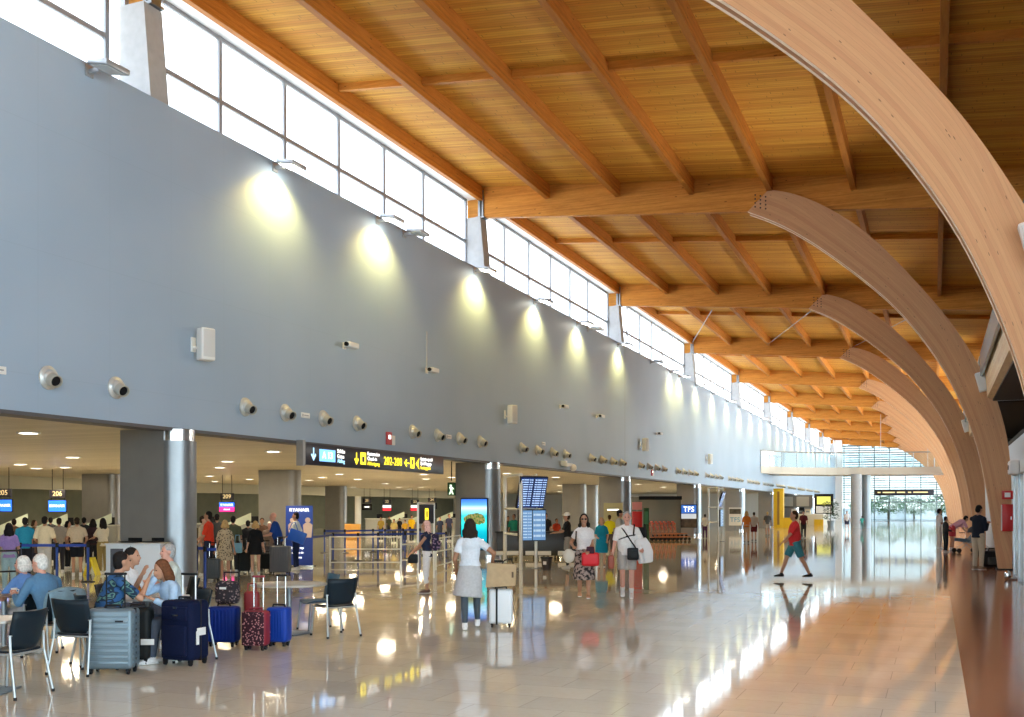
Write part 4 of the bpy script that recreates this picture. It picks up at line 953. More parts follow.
q(262, 565, 518, 'person in brown between the black dress and the royal blue shirt', CAMF(263), skin='tan', hair='brown', topcol=(.15, .08, .05), sleeve=.5, legs='trousers', legcol=(.05, .05, .05))
# --- people beyond the belt barriers and at the benches
for (x, yf, yh, lb, cT, fc) in [
    (381, 541, 517, 'small figure in ochre beyond the belt barriers, leftmost of them', (.36, .25, .05), 0), (389, 537, 516, 'small figure in dark olive left of the gap in the barriers', (.10, .10, .05), 1), (394, 543, 519, 'small figure in pale yellow beyond the barriers', (.60, .48, .18), 0),
    (399.5, 537.5, 518, 'small figure in black among the yellow ones beyond the barriers', (.02, .02, .02), 1), (405, 541, 520, 'short figure in amber beyond the barriers', (.55, .33, .03), 0), (411.5, 542, 515, 'figure in strong yellow shirt beyond the barriers', (.72, .45, .01), 1),
    (440, 541, 517, 'small figure in dark blue to the right of the tubular frame', (.03, .04, .08), 0), (449, 541, 514, 'small dark figure by the doorway left of the island poster', (.05, .05, .10), 1), (546, 553, 513, 'figure in black behind the long dark bench', (.02, .02, .025), 0),
    (556.5, 550, 518.5, 'figure in red shirt behind the long dark bench', (.50, .06, .03), 1), (514, 553, 514, 'figure in teal seen through the first tubular frame', (.02, .30, .22), 0), (508, 548, 516, 'figure in black seen through the first tubular frame', (.03, .03, .03), 1), (536, 547, 515, 'dark figure behind the lower flight screen', (.04, .03, .03), 0)]:
    stand(x, yf, yh, lb, CAMF(x) + (.6 if fc else -.4), skin='tan', hair='dark' if fc else 'black', topcol=cT, sleeve=.5, legs='trousers', legcol=(.04, .045, .06), vox=.03)

# --- seated travellers
def seated(x, d, label, face, **kw):
    kw.setdefault('vox', .014); return person(label, depth_at(x, d), face, pose='sit', **kw)
LA = MIX(LEFTV, AWAY(50), .45)
DENIM = seated(52, 13.0, 'grey-haired man in denim shirt seated with his back turned', LA, h=1.72, skin='pink', hair='white', topcol=(.09, .20, .34), sleeve=1, legs='trousers', legcol=(.3, .28, .24), lean=(0, .17), hands=((-.2, .46, .78), (.2, .46, .78)), look=(.3, .1))
WHITEW = seated(30, 13.7, 'white-haired woman in blue seated beside the man in denim', LA, h=1.62, skin='pink', hair='white', female=True, hairlen=.03, topcol=(.12, .25, .55), sleeve=.5, legs='trousers', legcol=(.4, .4, .42), lean=(0, .12), hands=((-.2, .44, .78), (.2, .44, .78)), look=(.5, 0))
CAMO = seated(103, 12.35, 'man in blue and green patterned shirt seated at the small table', MIX(RIGHTV, AWAY(103), .38), h=1.78, skin='tan', hair='black', tm=cmat('camo_print', (.03, .10, .25), 'camo', (.015, .03, .06), 7), sleeve=.5, legs='shorts', legcol=(.06, .06, .07), lean=(0, .15), hands=((-.06, .46, 1.02), (.16, .47, .98)), elbows=((-.4, .2, -1), (.4, .2, -1)), fat=.03, glasses=False)
WSHIRT = seated(121, 13.9, 'man in white shirt seated behind the patterned shirt', RIGHTV, h=1.75, skin='tan', hair='black', topcol=(.74, .75, .77), sleeve=.5, legs='trousers', legcol=(.06, .07, .1), lean=(0, .1), hands=((-.18, .42, .80), (.16, .42, .80)))
HOOD = seated(184, 12.8, 'brown-haired woman in pale blue hoodie resting her chin on her hand', MIX(LEFTV, CAMF(184), .42), h=1.68, skin='tan', hair='auburn', female=True, hairlen=.16, topcol=(.38, .53, .72), sleeve=1, legs='trousers', legcol=(.08, .1, .14), lean=(0, .2), hands=((-.16, .46, .80), (.02, .36, 1.08)), elbows=((-.5, .2, -1), (.5, .3, -1)), look=(0, .3), glasses=False)
GREYM = seated(177, 15.1, 'grey-haired man in pale shirt seated behind the woman in the hoodie', MIX(LEFTV, CAMF(177), .35), h=1.76, skin='pink', hair='grey', topcol=(.60, .66, .62), sleeve=.5, legs='trousers', legcol=(.1, .1, .12), lean=(0, .08), hands=((-.2, .42, .80), (.2, .42, .80)))
# ================================================================ cafe furniture
M_CHAIR = mat('chair_shell_dark', (.008, .016, .024), .4, spec=.2); M_CHAIRB = mat('chair_shell_blue', (.025, .10, .17), .35)
M_LEG = mat('chair_leg_grey', (.42, .45, .46), .35, .6); M_LEGD = mat('table_leg_grey', (.25, .28, .30), .4, .5)
def chair(label, p, face, shell=M_CHAIR, leg=M_LEG):
    t = thing('cafe_chair', label, 'chair', p, face, 'cafe chairs')
    # local: sits facing +Y; curved one-piece back
    b = MB(); n = 9; rows = []
    for zi in range(7):
        z = .47 + zi * .062; lean = -.21 - zi * .016; half = .205 + .035 * math.sin(PI * min(zi / 5, 1) * .5) if zi else .18
        rows.append([(half * (2 * i / (n - 1) - 1), lean + .055 * (1 - abs(2 * i / (n - 1) - 1) ** 2) * -1 + .05, z + (.012 * abs(2 * i / (n - 1) - 1) if zi == 6 else 0)) for i in range(n)])
    G = [[b.bm.verts.new(v) for v in r] for r in rows]
    for i in range(6):
        for j in range(n - 1): b.bm.faces.new((G[i][j], G[i][j + 1], G[i + 1][j + 1], G[i + 1][j]))
    o = b.build('backrest', shell, t); m = o.modifiers.new('thick', 'SOLIDIFY'); m.thickness = .018; m.offset = 0
    b = MB(); rows = []
    for yi in range(6):
        y = -.2 + yi * .085; rows.append([(.21 * (2 * i / 6 - 1), y, .455 - .02 * (1 - abs(2 * i / 6 - 1) ** 2) - (.018 if yi == 5 else 0)) for i in range(7)])
    G = [[b.bm.verts.new(v) for v in r] for r in rows]
    for i in range(5):
        for j in range(6): b.bm.faces.new((G[i][j], G[i][j + 1], G[i + 1][j + 1], G[i + 1][j]))
    o = b.build('seat', shell, t); m = o.modifiers.new('thick', 'SOLIDIFY'); m.thickness = .02; m.offset = 0
    MB().tube([(-.22, -.22, .43), (.22, -.22, .43), (.22, .2, .43), (-.22, .2, .43), (-.22, -.22, .43)], .011).build('seat_frame', leg, t)
    for sx in (-1, 1):
        l = MB().tube([(sx * .27, -.30, .012), (sx * .235, -.22, .43), (sx * .235, -.21, .62)], .0135).box((sx * .228, -.205, .615), (.03, .03, .014)).build('leg', leg, t)
        MB().cyl((sx * .27, -.30, 0), (sx * .27, -.30, .03), .017).build('foot_cap', M_BLACK, l)
        l = MB().tube([(sx * .25, .24, .012), (sx * .225, .2, .43)], .0135).build('leg', leg, t)
        MB().cyl((sx * .25, .24, 0), (sx * .25, .24, .03), .017).build('foot_cap', M_BLACK, l)
    return t
def place_chair(label, pa, pb, sgn=1, **kw):
    """pa, pb: pixels where the two rear legs stand"""
    a, b = floor_at(*pa), floor_at(*pb); d = (b - a).normalized(); m = (a + b) / 2
    f = V((-d.y, d.x, 0)) * sgn
    return chair(label, m + f * .30, head(f.x, f.y), **kw)
C1 = place_chair('dark cafe chair with its back to the camera at the bottom-left corner', (14, 701), (54, 691))
C2 = place_chair('dark cafe chair with its back to the camera left of the silver suitcase', (48, 675), (86, 677))
C3 = place_chair('dark cafe chair with its back to the camera beside the empty round table', (327, 639), (361.5, 636))
C4 = chair('cafe chair with blue inner back facing the empty round table', floor_at(318, 630), MIX(LEFTV, CAMF(318), .35), shell=M_CHAIRB, leg=M_LEGD)
def under(P, label, **kw):                         # a chair under a seated person
    r = P['root']; return chair(label, r.location.copy(), r.rotation_euler.z, **kw)
under(DENIM, 'cafe chair under the man in denim with a jacket over its back'); under(WHITEW, 'cafe chair under the white-haired woman in blue'); under(CAMO, 'cafe chair under the man in the patterned shirt')
under(WSHIRT, 'cafe chair under the man in the white shirt'); under(HOOD, 'dark cafe chair under the woman in the pale blue hoodie'); under(GREYM, 'cafe chair under the grey-haired man in the pale shirt')
jk = DENIM['root']
b = MB()
rows = []
for zi, (y, z) in enumerate([(-.16, .58), (-.22, .78), (-.25, .90), (-.30, .89), (-.34, .78), (-.37, .60), (-.36, .42), (-.35, .30)]):
    rows.append([(.27 * (2 * i / 8 - 1) * (1 + .06 * math.sin(zi * 2 + i)), y + .02 * math.sin(i * 2.1 + zi), z - .05 * abs(2 * i / 8 - 1) ** 2) for i in range(9)])
G = [[b.bm.verts.new(v) for v in r] for r in rows]
for i in range(7):
    for j in range(8): b.bm.faces.new((G[i][j], G[i][j + 1], G[i + 1][j + 1], G[i + 1][j]))
o = b.build('jacket', cmat('denim_pale', (.20, .31, .38)), loc=jk.location); o.rotation_euler = jk.rotation_euler
m = o.modifiers.new('thick', 'SOLIDIFY'); m.thickness = .02
m = o.modifiers.new('soft', 'SUBSURF'); m.levels = 1; m.render_levels = 1
tag(o, 'pale blue denim jacket hung over the chair of the man in denim', 'jacket')
MB().tube([(-.2, -.36, .72), (-.22, -.39, .55), (-.21, -.38, .35)], .045).build('sleeve', MATS['denim_pale'], o)

def round_table(label, p, r, topm, sq=False, rz=0):
    t = thing('cafe_table', label, 'table', p, rz, 'cafe tables')
    if sq: MB().box((0, 0, .735), (r * 2, r * 1.7, .03), None, .012, 3).build('tabletop', topm, t)
    else: MB().lathe([(0, .72), (r - .01, .72), (r, .73), (r, .745), (r - .01, .75), (0, .75)], n=40).build('tabletop', topm, t)
    MB().cyl((0, 0, .02), (0, 0, .72), .035, n=16).build('column', M_LEGD, t)
    MB().box((0, 0, .014), (.5, .5, .022), None, .01).build('base', M_LEGD, t); return t
M_TOP = mat('table_top_greige', (.42, .40, .36), .3); M_TOPB = mat('table_top_brown', (.16, .09, .06), .35); M_TOPW = mat('table_top_pale', (.62, .62, .60), .35)
T3 = round_table('empty round cafe table beside the blue suitcases', floor_at(289, 634), .56, M_TOP)
T2 = round_table('small cafe table with cups between the patterned shirt and the hoodie', depth_at(148, 13.05), .42, M_TOPW, True, PSI)
T1 = round_table('brown cafe table in front of the man in denim', depth_at(4, 13.6), .42, M_TOPB, True, PSI)
T0 = round_table('pale cafe table at the left picture edge beside the nearest chair', depth_at(-14, 10.5), .34, M_TOPW, True, PSI)
def on_table(T, x, y, z=.75): 
    p = T.location; return V((p.x + cP * x - sP * y, p.y + sP * x + cP * y, z))
ju = thing('juice_bottle', 'orange juice bottle standing on the small cafe table', 'bottle', on_table(T2, -.05, -.22))
MB().lathe([(0, 0), (.036, 0), (.038, .01), (.038, .13), (.02, .17), (.016, .19), (0, .19)]).build('bottle', mat('orange_juice', (.85, .28, .015), .25), ju)
MB().cyl((0, 0, .19), (0, 0, .215), .018).build('cap', mat('cap_orange', (.8, .3, .02), .4), ju)
M_CUP = mat('cup_white', (.8, .8, .78), .35)
def cup(label, p):
    t = thing('coffee_cup', label, 'cup', p, .4, 'coffee cups')
    MB().lathe([(0, 0), (.026, 0), (.04, .075), (.037, .075), (.024, .006), (0, .006)]).build('bowl', M_CUP, t)
    MB().lathe([(0, -.001), (.06, 0.0), (.068, .010), (.06, .006), (0, .004)]).build('saucer', M_CUP, t); MB().tube([(.036, 0, .06), (.062, 0, .055), (.06, 0, .03), (.032, 0, .022)], .006).build('handle', M_CUP, t)
cup('white coffee cup at the back of the small table', on_table(T2, .06, .2)); cup('white coffee cup beside the juice bottle', on_table(T2, .1, -.05)); cup('white coffee cup on the brown table by the man in denim', on_table(T1, .18, -.1))
pt = thing('paper_plate', 'white plate with crumpled napkin before the woman in the hoodie', 'plate', on_table(T2, .24, -.16))
MB().lathe([(0, 0), (.08, 0), (.115, .014), (.11, .018), (.08, .006), (0, .006)], n=28).build('plate', M_CUP, pt); MB().ball((.01, .0, .025), (.05, .04, .022), 10, 6).build('napkin', mat('napkin', (.72, .70, .66), .8), pt)
tag(MB().box((0, 0, .006), (.28, .2, .012), Matrix.Rotation(.2, 4, 'Z')).build('newspaper', M_CUP, loc=on_table(T1, .12, .12)), 'folded white paper on the brown table', 'paper')

# ================================================================ luggage
def wheels(t, w, d, m=M_BLACK, r=.03):
    for sx in (-1, 1):
        for sy in (-1, 1):
            q_ = MB().cyl((sx * (w / 2 - .05) - .012, sy * (d / 2 - .05), r), (sx * (w / 2 - .05) + .012, sy * (d / 2 - .05), r), r, n=14).box((sx * (w / 2 - .05), sy * (d / 2 - .05), r + .028), (.04, .05, .035)).build('wheel', m, t)
def pull_handle(t, w, top, up, m, grip=M_BLACK, y=.08):
    MB().tube([(-w / 2, y, top - .04), (-w / 2, y, top + up)], .009).tube([(w / 2, y, top - .04), (w / 2, y, top + up)], .009).build('pull_rods', m, t)
    MB().box((0, y, top + up), (w + .05, .03, .03), None, .012).build('pull_grip', grip, t)
def suitcase(label, p, rz, w, d, h, m, ribs=0, ribm=None, vert=False, handle=.0, hm=None, soft=False, trim=None, name='suitcase', grip=M_BLACK):
    t = thing(name, label, 'suitcase', p, rz, None)
    z0 = .06
    MB().box((0, 0, z0 + (h - z0) / 2), (w, d, h - z0), None, .045 if not soft else .06, 4).build('shell', m, t)
    if ribs:
        for sy in (-1, 1):
            g = MB()
            for i in range(ribs):
                if vert: x = -w / 2 + .05 + (w - .1) * (i + .5) / ribs; g.box((x, sy * d / 2, z0 + (h - z0) / 2), ((w - .1) / ribs * .55, .016, h - z0 - .1), None, .007)
                else: z = z0 + .04 + (h - z0 - .08) * (i + .5) / ribs; g.box((0, sy * d / 2, z), (w - .06, .018, (h - z0 - .08) / ribs * .62), None, .008)
            g.build('ribbed_panel', ribm or m, t)
        if not vert:
            for sx in (-1, 1):
                g = MB()
                for i in range(ribs): z = z0 + .04 + (h - z0 - .08) * (i + .5) / ribs; g.box((sx * w / 2, 0, z), (.014, d - .1, (h - z0 - .08) / ribs * .62), None, .006)
                g.build('ribbed_side', ribm or m, t)
    if trim: MB().box((0, 0, z0 + (h - z0) / 2), (w + .008, .022, h - z0 + .006), None, .004).build('zip_band', trim, t)
    MB().tube([(-.09, 0, h - .006), (-.08, 0, h + .03), (.08, 0, h + .03), (.09, 0, h - .006)], .012).build('top_handle', grip, t)
    wheels(t, w, d)
    if handle: pull_handle(t, w * .4, h, handle, hm or M_CHROME, grip)
    return t
M_SILV = mat('suitcase_silver_blue', (.15, .21, .255), .34, .3); M_NAVY = mat('suitcase_navy_cloth', (.005, .009, .035), .8, noise=.15, nscale=60, spec=.12); M_BLUE = mat('suitcase_royal_blue', (.004, .024, .20), .5, spec=.2)
M_FLOR = cmat('floral_print', (.035, .012, .02), 'spots', (.45, .20, .22), 34); M_MAROON = mat('suitcase_maroon', (.22, .012, .03), .5)
sv = suitcase('ribbed silver-blue suitcase with black pull handle standing before the patterned shirt', floor_at(113, 673), PSI, .52, .30, .735, M_SILV, 9, handle=.38, hm=M_BLACK, trim=M_BLACK)
MB().box((.13, -.165, .60), (.09, .008, .018)).build('badge', M_BLACK, sv)
nv = suitcase('large navy cloth suitcase with white pull rods and white tag', floor_at(185, 664), PSI - .36, .46, .36, .77, M_NAVY, soft=True, handle=.30, hm=mat('rod_white', (.75, .77, .8), .3, .4), trim=M_BLACK)
MB().box((-.0, -.195, .30), (.34, .05, .36), None, .02, 3).build('front_pocket', M_NAVY, nv); MB().box((0, -.19, .62), (.36, .035, .16), None, .015, 3).build('upper_pocket', M_NAVY, nv)
MB().box((.02, -.21, .60), (.07, .006, .018)).build('badge', M_CHROME, nv); MB().box((.02, -.212, .69), (.05, .006, .025), Matrix.Rotation(0, 4, 'Z')).build('badge', M_CHROME, nv)
MB().box((.236, .0, .40), (.006, .16, .09), Matrix.Rotation(.0, 4, 'X'), .002).box((.236, -.07, .33), (.006, .05, .16)).build('luggage_tag', M_CUP, nv)
bk2 = suitcase('black soft suitcase squeezed behind the silver-blue one with a white tag', floor_at(138, 664), PSI, .34, .24, .68, mat('suitcase_black', (.010, .012, .013), .6, spec=.2), soft=True)
MB().box((.16, -.135, .28), (.16, .008, .07), Matrix.Rotation(.0, 4, 'Y'), .003).build('luggage_tag', M_CUP, bk2)
fl = suitcase('small floral print suitcase with maroon side between the blue suitcases', floor_at(256, 650), PSI - .2, .33, .20, .52, M_MAROON, handle=.44, grip=M_MAROON)
for sy in (-1, 1): MB().box((0, sy * .1, .29), (.31, .02, .44), None, .02, 3).build('printed_panel', M_FLOR, fl)
bl1 = suitcase('wide blue suitcase under the dark flowered bag', floor_at(224, 646), PSI - .1, .40, .26, .54, M_BLUE, 6, vert=True)
bl2 = suitcase('narrow bright blue suitcase right of the floral print one', floor_at(279, 646), PSI - .2, .30, .22, .53, mat('suitcase_bright_blue', (.006, .045, .33), .45, spec=.25), 5, vert=True, handle=.42)
M_DFLO = cmat('dark_flower_print', (.03, .025, .03), 'spots', (.25, .18, .18), 26)
db = thing('travel_bag', 'dark flowered travel bag lying on the wide blue suitcase', 'bag', bl1.location + V((.06, .0, .572)), PSI - .1)
MB().box((0, 0, .155), (.32, .2, .31), None, .07, 4).build('bag', M_DFLO, db); MB().box((0, -.1, .12), (.24, .04, .17), None, .02, 3).build('front_pocket', M_DFLO, db); MB().box((-.02, -.125, .22), (.09, .008, .03)).build('label_patch', M_CUP, db)
MB().tube([(-.08, .09, .26), (-.08, .09, .42), (.12, .09, .42), (.12, .09, .26)], .012).build('handle', M_BLACK, db)
rb = thing('tote_bag', 'dark red tote bag between the flowered bag and the pull rods', 'bag', bl1.location + V((.33, .17, 0)), PSI)
MB().box((0, 0, .37), (.2, .14, .74), None, .04, 3).build('bag', mat('bag_dark_red', (.20, .01, .015), .5), rb); MB().tube([(-.06, 0, .74), (-.05, 0, .84), (.05, 0, .84), (.06, 0, .74)], .01).build('handle', MATS['bag_dark_red'], rb)
# the girl's white suitcase with its big beige bag
gs = suitcase('white suitcase pushed by the woman in the grey skirt', floor_at(501, 627), PSI - .05, .37, .25, .60, mat('suitcase_white', (.72, .76, .80), .35), 0, handle=.0)
MB().box((-.06, -.128, .33), (.03, .012, .56)).build('dark_strap', M_BLACK, gs); MB().box((-.06, 0, .6), (.03, .25, .012)).build('dark_strap', M_BLACK, gs)
MB().tube([(-.13, .09, .55), (-.13, .06, 1.02)], .009).tube([(.0, .09, .55), (.0, .06, 1.02)], .009).build('pull_rods', M_LEGD, gs); MB().box((-.065, .06, 1.03), (.19, .03, .035), None, .012).build('pull_grip', M_BLACK, gs)
bg = thing('shopping_bag', 'large beige paper bag resting on the white suitcase', 'bag', gs.location + V((0, -.0, .632)), PSI - .05)
MB().prism([(-.23, 0), (.23, .03), (.245, .36), (-.20, .38)], -.17, .03).build('bag', mat('kraft_paper', (.46, .33, .19), .75, noise=.08, nscale=12), bg)
MB().tube([(.02, -.1, .36), (.06, -.1, .42), (.16, -.1, .44), (.2, -.1, .36)], .009).build('handle', M_BLACK, bg); MB().box((.19, -.175, .2), (.03, .01, .09), None, .004).build('print', mat('print_brown', (.12, .07, .04), .7), bg)
# queue luggage
suitcase('grey hard-shell suitcase beside the man in royal blue', floor_at(280.5, 574), PSI - .1, .56, .3, .80, mat('suitcase_grey', (.12, .125, .14), .45), 7, vert=True, handle=.25)
suitcase('black suitcase between the leopard dress and the black dress', floor_at(244, 573), PSI + .2, .36, .26, .62, MATS['suitcase_black'], soft=True, handle=.35)
suitcase('dark grey suitcase behind the legs of the red-shirted man', floor_at(212, 581), PSI + .1, .40, .26, .58, mat('suitcase_slate', (.06, .07, .08), .5), 6, vert=True, handle=.4)
suitcase('black cabin case beside the royal blue shirt, half behind the grey one', floor_at(266, 571), PSI, .34, .24, .55, MATS['suitcase_black'], soft=True, handle=.35)
lb = thing('handbag', 'pale blue handbag hanging beside the leopard dress', 'bag', floor_at(237.5, 575) + V((0, 0, .62)), PSI)
MB().box((0, 0, .14), (.26, .1, .28), None, .03, 3).build('bag', mat('bag_pale_blue', (.16, .34, .46), .5), lb); MB().tube([(-.08, 0, .27), (-.05, 0, .5), (.05, 0, .5), (.08, 0, .27)], .01).build('strap', MATS['bag_pale_blue'], lb)

# ================================================================ things carried
backpack('dark backpack with pale pattern worn by the woman with pink hair', PINK, (.03, .02, .05), m=cmat('backpack_print', (.025, .02, .05), 'spots', (.3, .2, .3), 18))
backpack('dark backpack hanging behind the shoulder of the man in white', WMAN, (.015, .015, .018), side=-.26)
def held(name, label, cat, P, off, rz=None): 
    return thing(name, label, cat, world(P, V(off) * P['k']), P['root'].rotation_euler.z if rz is None else rz)
r_ = held('handbag', 'bright red handbag held in front of the patterned skirt', 'bag', RWOM, (-.13, .27, .70))
MB().box((0, 0, .12), (.36, .13, .28), None, .05, 4).build('bag', mat('bag_bright_red', (.72, .008, .02), .45), r_); MB().tube([(-.09, 0, .24), (-.06, 0, .37), (.06, 0, .37), (.09, 0, .24)], .012).build('handles', MATS['bag_bright_red'], r_)
MB().box((0, .03, .3), (.16, .05, .16), None, .02, 3).build('dark_scarf', mat('scarf_plum', (.05, .012, .03), .8), r_)
wb = held('shoulder_bag', 'pale round shoulder bag at the side of the woman in the patterned skirt', 'bag', RWOM, (.31, .10, .74)); wb.scale.x = -1
MB().ball((0, 0, .14), (.125, .07, .15), 16, 12).build('bag', mat('bag_ivory', (.66, .64, .56), .6), wb); MB().tube([(.06, 0, .24), (.14, .03, .45), (.15, .02, .66)], .014).build('strap', M_BLACK, wb)
cb = held('crossbody_bag', 'small black bag hanging at the hip of the man in white', 'bag', WMAN, (-.12, .21, .80)); cb.scale.x = -1
MB().box((0, 0, .11), (.24, .09, .25), None, .03, 3).build('bag', M_BLACK, cb); MB().box((0, .05, .08), (.17, .03, .13), None, .012).build('front_pocket', M_BLACK, cb)
MB().tube([(.08, -.02, .2), (-.06, -.02, .40), (-.18, -.06, .58), (-.23, -.16, .64)], .014).build('strap', M_BLACK, cb)
s_ = held('chest_strap', 'black chest strap across the white T-shirt of the man in shorts', 'strap', WMAN, (0, .155, 1.24))
MB().tube([(-.17, -.03, .05), (-.05, .015, .03), (.1, .01, -.02), (.17, -.03, -.05)], .012).build('webbing', M_BLACK, s_); MB().box((0, .02, .015), (.05, .02, .035), None, .005).build('buckle', M_BLACK, s_)
jw = held('jacket', 'white jacket carried over the arm of the man in white', 'jacket', WMAN, (-.33, .14, .80)); jw.scale.x = -1
o = MB(); o.eloft([((-.06, 0, .42), .12, .05), ((-.02, .02, .28), .17, .075), ((.02, .0, .12), .19, .08), ((.05, -.02, -.08), .15, .06)], 16); o = o.build('body', mat('jacket_white', (.74, .75, .77), .8), jw); remesh(o, .016, 6)
o = MB(); o.tube([(-.08, .07, .3), (-.06, .10, .12), (-.02, .08, -.05)], .045, 10); o.build('sleeve', MATS['jacket_white'], jw)
hb = held('small_bag', 'reddish bag hanging from the hand of the man in white', 'bag', WMAN, (.32, .12, .60))
MB().box((0, 0, .14), (.13, .1, .28), None, .04, 3).build('bag', mat('bag_brick', (.36, .10, .07), .6), hb); MB().tube([(-.03, 0, .26), (0, .02, .40), (.03, 0, .26)], .008).build('handle', MATS['bag_brick'], hb)
pp = held('handbag', 'dark handbag held in front by the woman with pink hair', 'bag', PINK, (0, .34, .72)); MB().box((0, 0, .1), (.12, .22, .2), None, .03, 3).build('bag', M_BLACK, pp); MB().tube([(0, -.06, .19), (0, 0, .3), (0, .06, .19)], .008).build('handle', M_BLACK, pp)
fb = held('leaflet_bag', 'big royal blue bag carried under the arm by the man before the banner', 'bag', BCAP, (0, 0, 0)); p = floor_at(303.5, 570); fb.location = p + V((-.1, -.3, .86)); fb.rotation_euler = (0, 0, PSI)
MB().box((0, 0, .18), (.52, .12, .36), Matrix.Rotation(.35, 4, 'Y'), .03, 3).build('bag', mat('bag_royal', (.02, .13, .62), .45), fb); MB().tube([(-.18, 0, .36), (-.1, .0, .56), (.0, 0, .6), (.1, 0, .3)], .012).build('strap', MATS['bag_royal'], fb)
# backpack on the floor by the arch, and the pushchair
bp = thing('holdall', 'black holdall standing on the floor between the dark-jacketed man and the arch', 'bag', floor_at(991, 567), PSI)
MB().box((0, 0, .26), (.62, .42, .52), None, .14, 5).build('bag', M_BLACK, bp); MB().tube([(-.12, -.05, .5), (-.08, -.05, .6), (.1, -.05, .6), (.14, -.05, .5)], .018).build('handle', M_BLACK, bp); MB().box((0, -.22, .2), (.4, .06, .24), None, .03, 3).build('front_pocket', mat('bag_charcoal', (.035, .04, .04), .5), bp)
pc = thing('pushchair', 'dark pushchair with blue-grey seat under the bending person', 'pushchair', floor_at(965, 553) + V((0, .2, 0)), RIGHTV)
M_PCS = mat('pushchair_cloth', (.10, .17, .22), .7)
MB().prism([(-.35, .5), (.2, .42), (.55, .85), (.48, .92), (.16, .56), (-.35, .64)], -.22, .22, 'YZ').build('seat', M_PCS, pc); MB().lathe([(0, .0), (.3, 0), (.27, .14), (.15, .25), (0, .28)], (0, .42, .86), n=18).build('hood', mat('pushchair_hood', (.03, .035, .045), .7), pc)
for sx in (-1, 1):
    MB().tube([(sx * .24, -.35, .10), (sx * .24, .30, .62), (sx * .24, .62, 1.02)], .014).tube([(sx * .24, .45, .10), (sx * .24, -.05, .5)], .014).build('frame', M_LEGD, pc)
    for y in (-.35, .45): MB().cyl((sx * .27, y, .1), (sx * .22, y, .1), .1, n=18).build('wheel', M_BLACK, pc)
MB().cyl((-.24, .62, 1.02), (.24, .62, 1.02), .018).build('push_bar', M_BLACK, pc)
be = thing('bench', 'low dark bench along the wall behind the dark-jacketed man', 'bench', V((1.95, 39.5, 0)), 0)
MB().box((0, 0, .43), (.5, 2.4, .07), None, .02).build('seat', M_BLACK, be)
for y in (-1, 1): MB().box((0, y, .2), (.42, .06, .4), None, .01).build('leg', M_LEGD, be)
# ================================================================ barriers, banner, gantries, screens
M_BELT = mat('belt_blue', (.012, .045, .30), .5); M_POST = mat('post_blue', (.015, .05, .26), .35, .2); M_TUBE = mat('tube_pale', (.72, .72, .68), .3, .3)
def stanchion(label, p, to=None, col=M_POST, h=.98):
    t = thing('belt_post', label, 'barrier post', p, 0, 'belt barrier posts')
    MB().lathe([(0, 0), (.17, 0), (.17, .015), (.05, .04), (0, .04)], n=22).build('base', M_BLACK, t); MB().cyl((0, 0, .03), (0, 0, h), .034, n=14).build('post', col, t)
    MB().cyl((0, 0, h - .1), (0, 0, h + .02), .042, n=14).build('belt_head', M_BLACK, t)
    if to is not None:
        a, b = V((0, 0, h - .05)), V(to) - V(p); b.z = h - .05; m = (a + b) / 2; d = (b - a); MB().box((0, 0, 0), (d.length - .08, .006, .07), Matrix.Translation(m) @ Matrix.Rotation(math.atan2(d.y, d.x), 4, 'Z')).build('belt', M_BELT, t)
rows = [[(-20, 582, ''), (20, 582, ''), (57, 582, ''), (88, 582, '')],
        [(333, 561, ''), (358, 561, ''), (378, 560, ''), (405, 559, ''), (446, 558, '')], [(324.5, 553, ''), (345, 553, ''), (373, 552, ''), (385, 552, ''), (403, 551, ''), (420, 551, '')]]
for ri, row in enumerate(rows):
    for i, (x, y, _) in enumerate(row):
        p = floor_at(x, y); nx = floor_at(row[i + 1][0], row[i + 1][1]) if i + 1 < len(row) else None
        stanchion(f'blue belt barrier post, {ordi(i)} from the left in the ' + ['row behind the seated travellers', 'nearer row right of the banner', 'farther row right of the banner'][ri], p, nx)
for x, y, lb in ((196, 588, 'blue barrier post left of the red-shirted man'), (205, 590, 'blue barrier post in front of the red-shirted man'), (311, 566, 'blue barrier post beside the banner')): stanchion(lb, floor_at(x, y), floor_at(x + 13, y) if x != 311 else floor_at(333, 561))
def rail(label, a, b, zs=(.12, .55, .95), m=None):
    m = m or M_TUBE
    A, B = V(a), V(b); t = thing('guard_rail', label, 'railing', A, 0, 'pale guard rails'); d = B - A; n = max(1, round(d.length / 1.6))
    for z in zs: MB().cyl((0, 0, z), d + V((0, 0, z)), .02, n=10).build('rail_bar', m, t)
    for i in range(n + 1): q_ = d * (i / n); MB().cyl(q_, q_ + V((0, 0, .98)), .024, n=10).build('post', m, t)
rail('long pale guard rail beyond the empty chairs', floor_at(330, 566), floor_at(401, 566)); rail('pale guard rail turning toward the tubular frame', floor_at(401, 582), floor_at(418, 580)); rail('pale guard rail right of the woman with pink hair', floor_at(436, 570), floor_at(460, 563)); rail('black barrier rail at the left picture edge', floor_at(-25, 596), floor_at(20, 594), (.5, .95), M_BLACK)
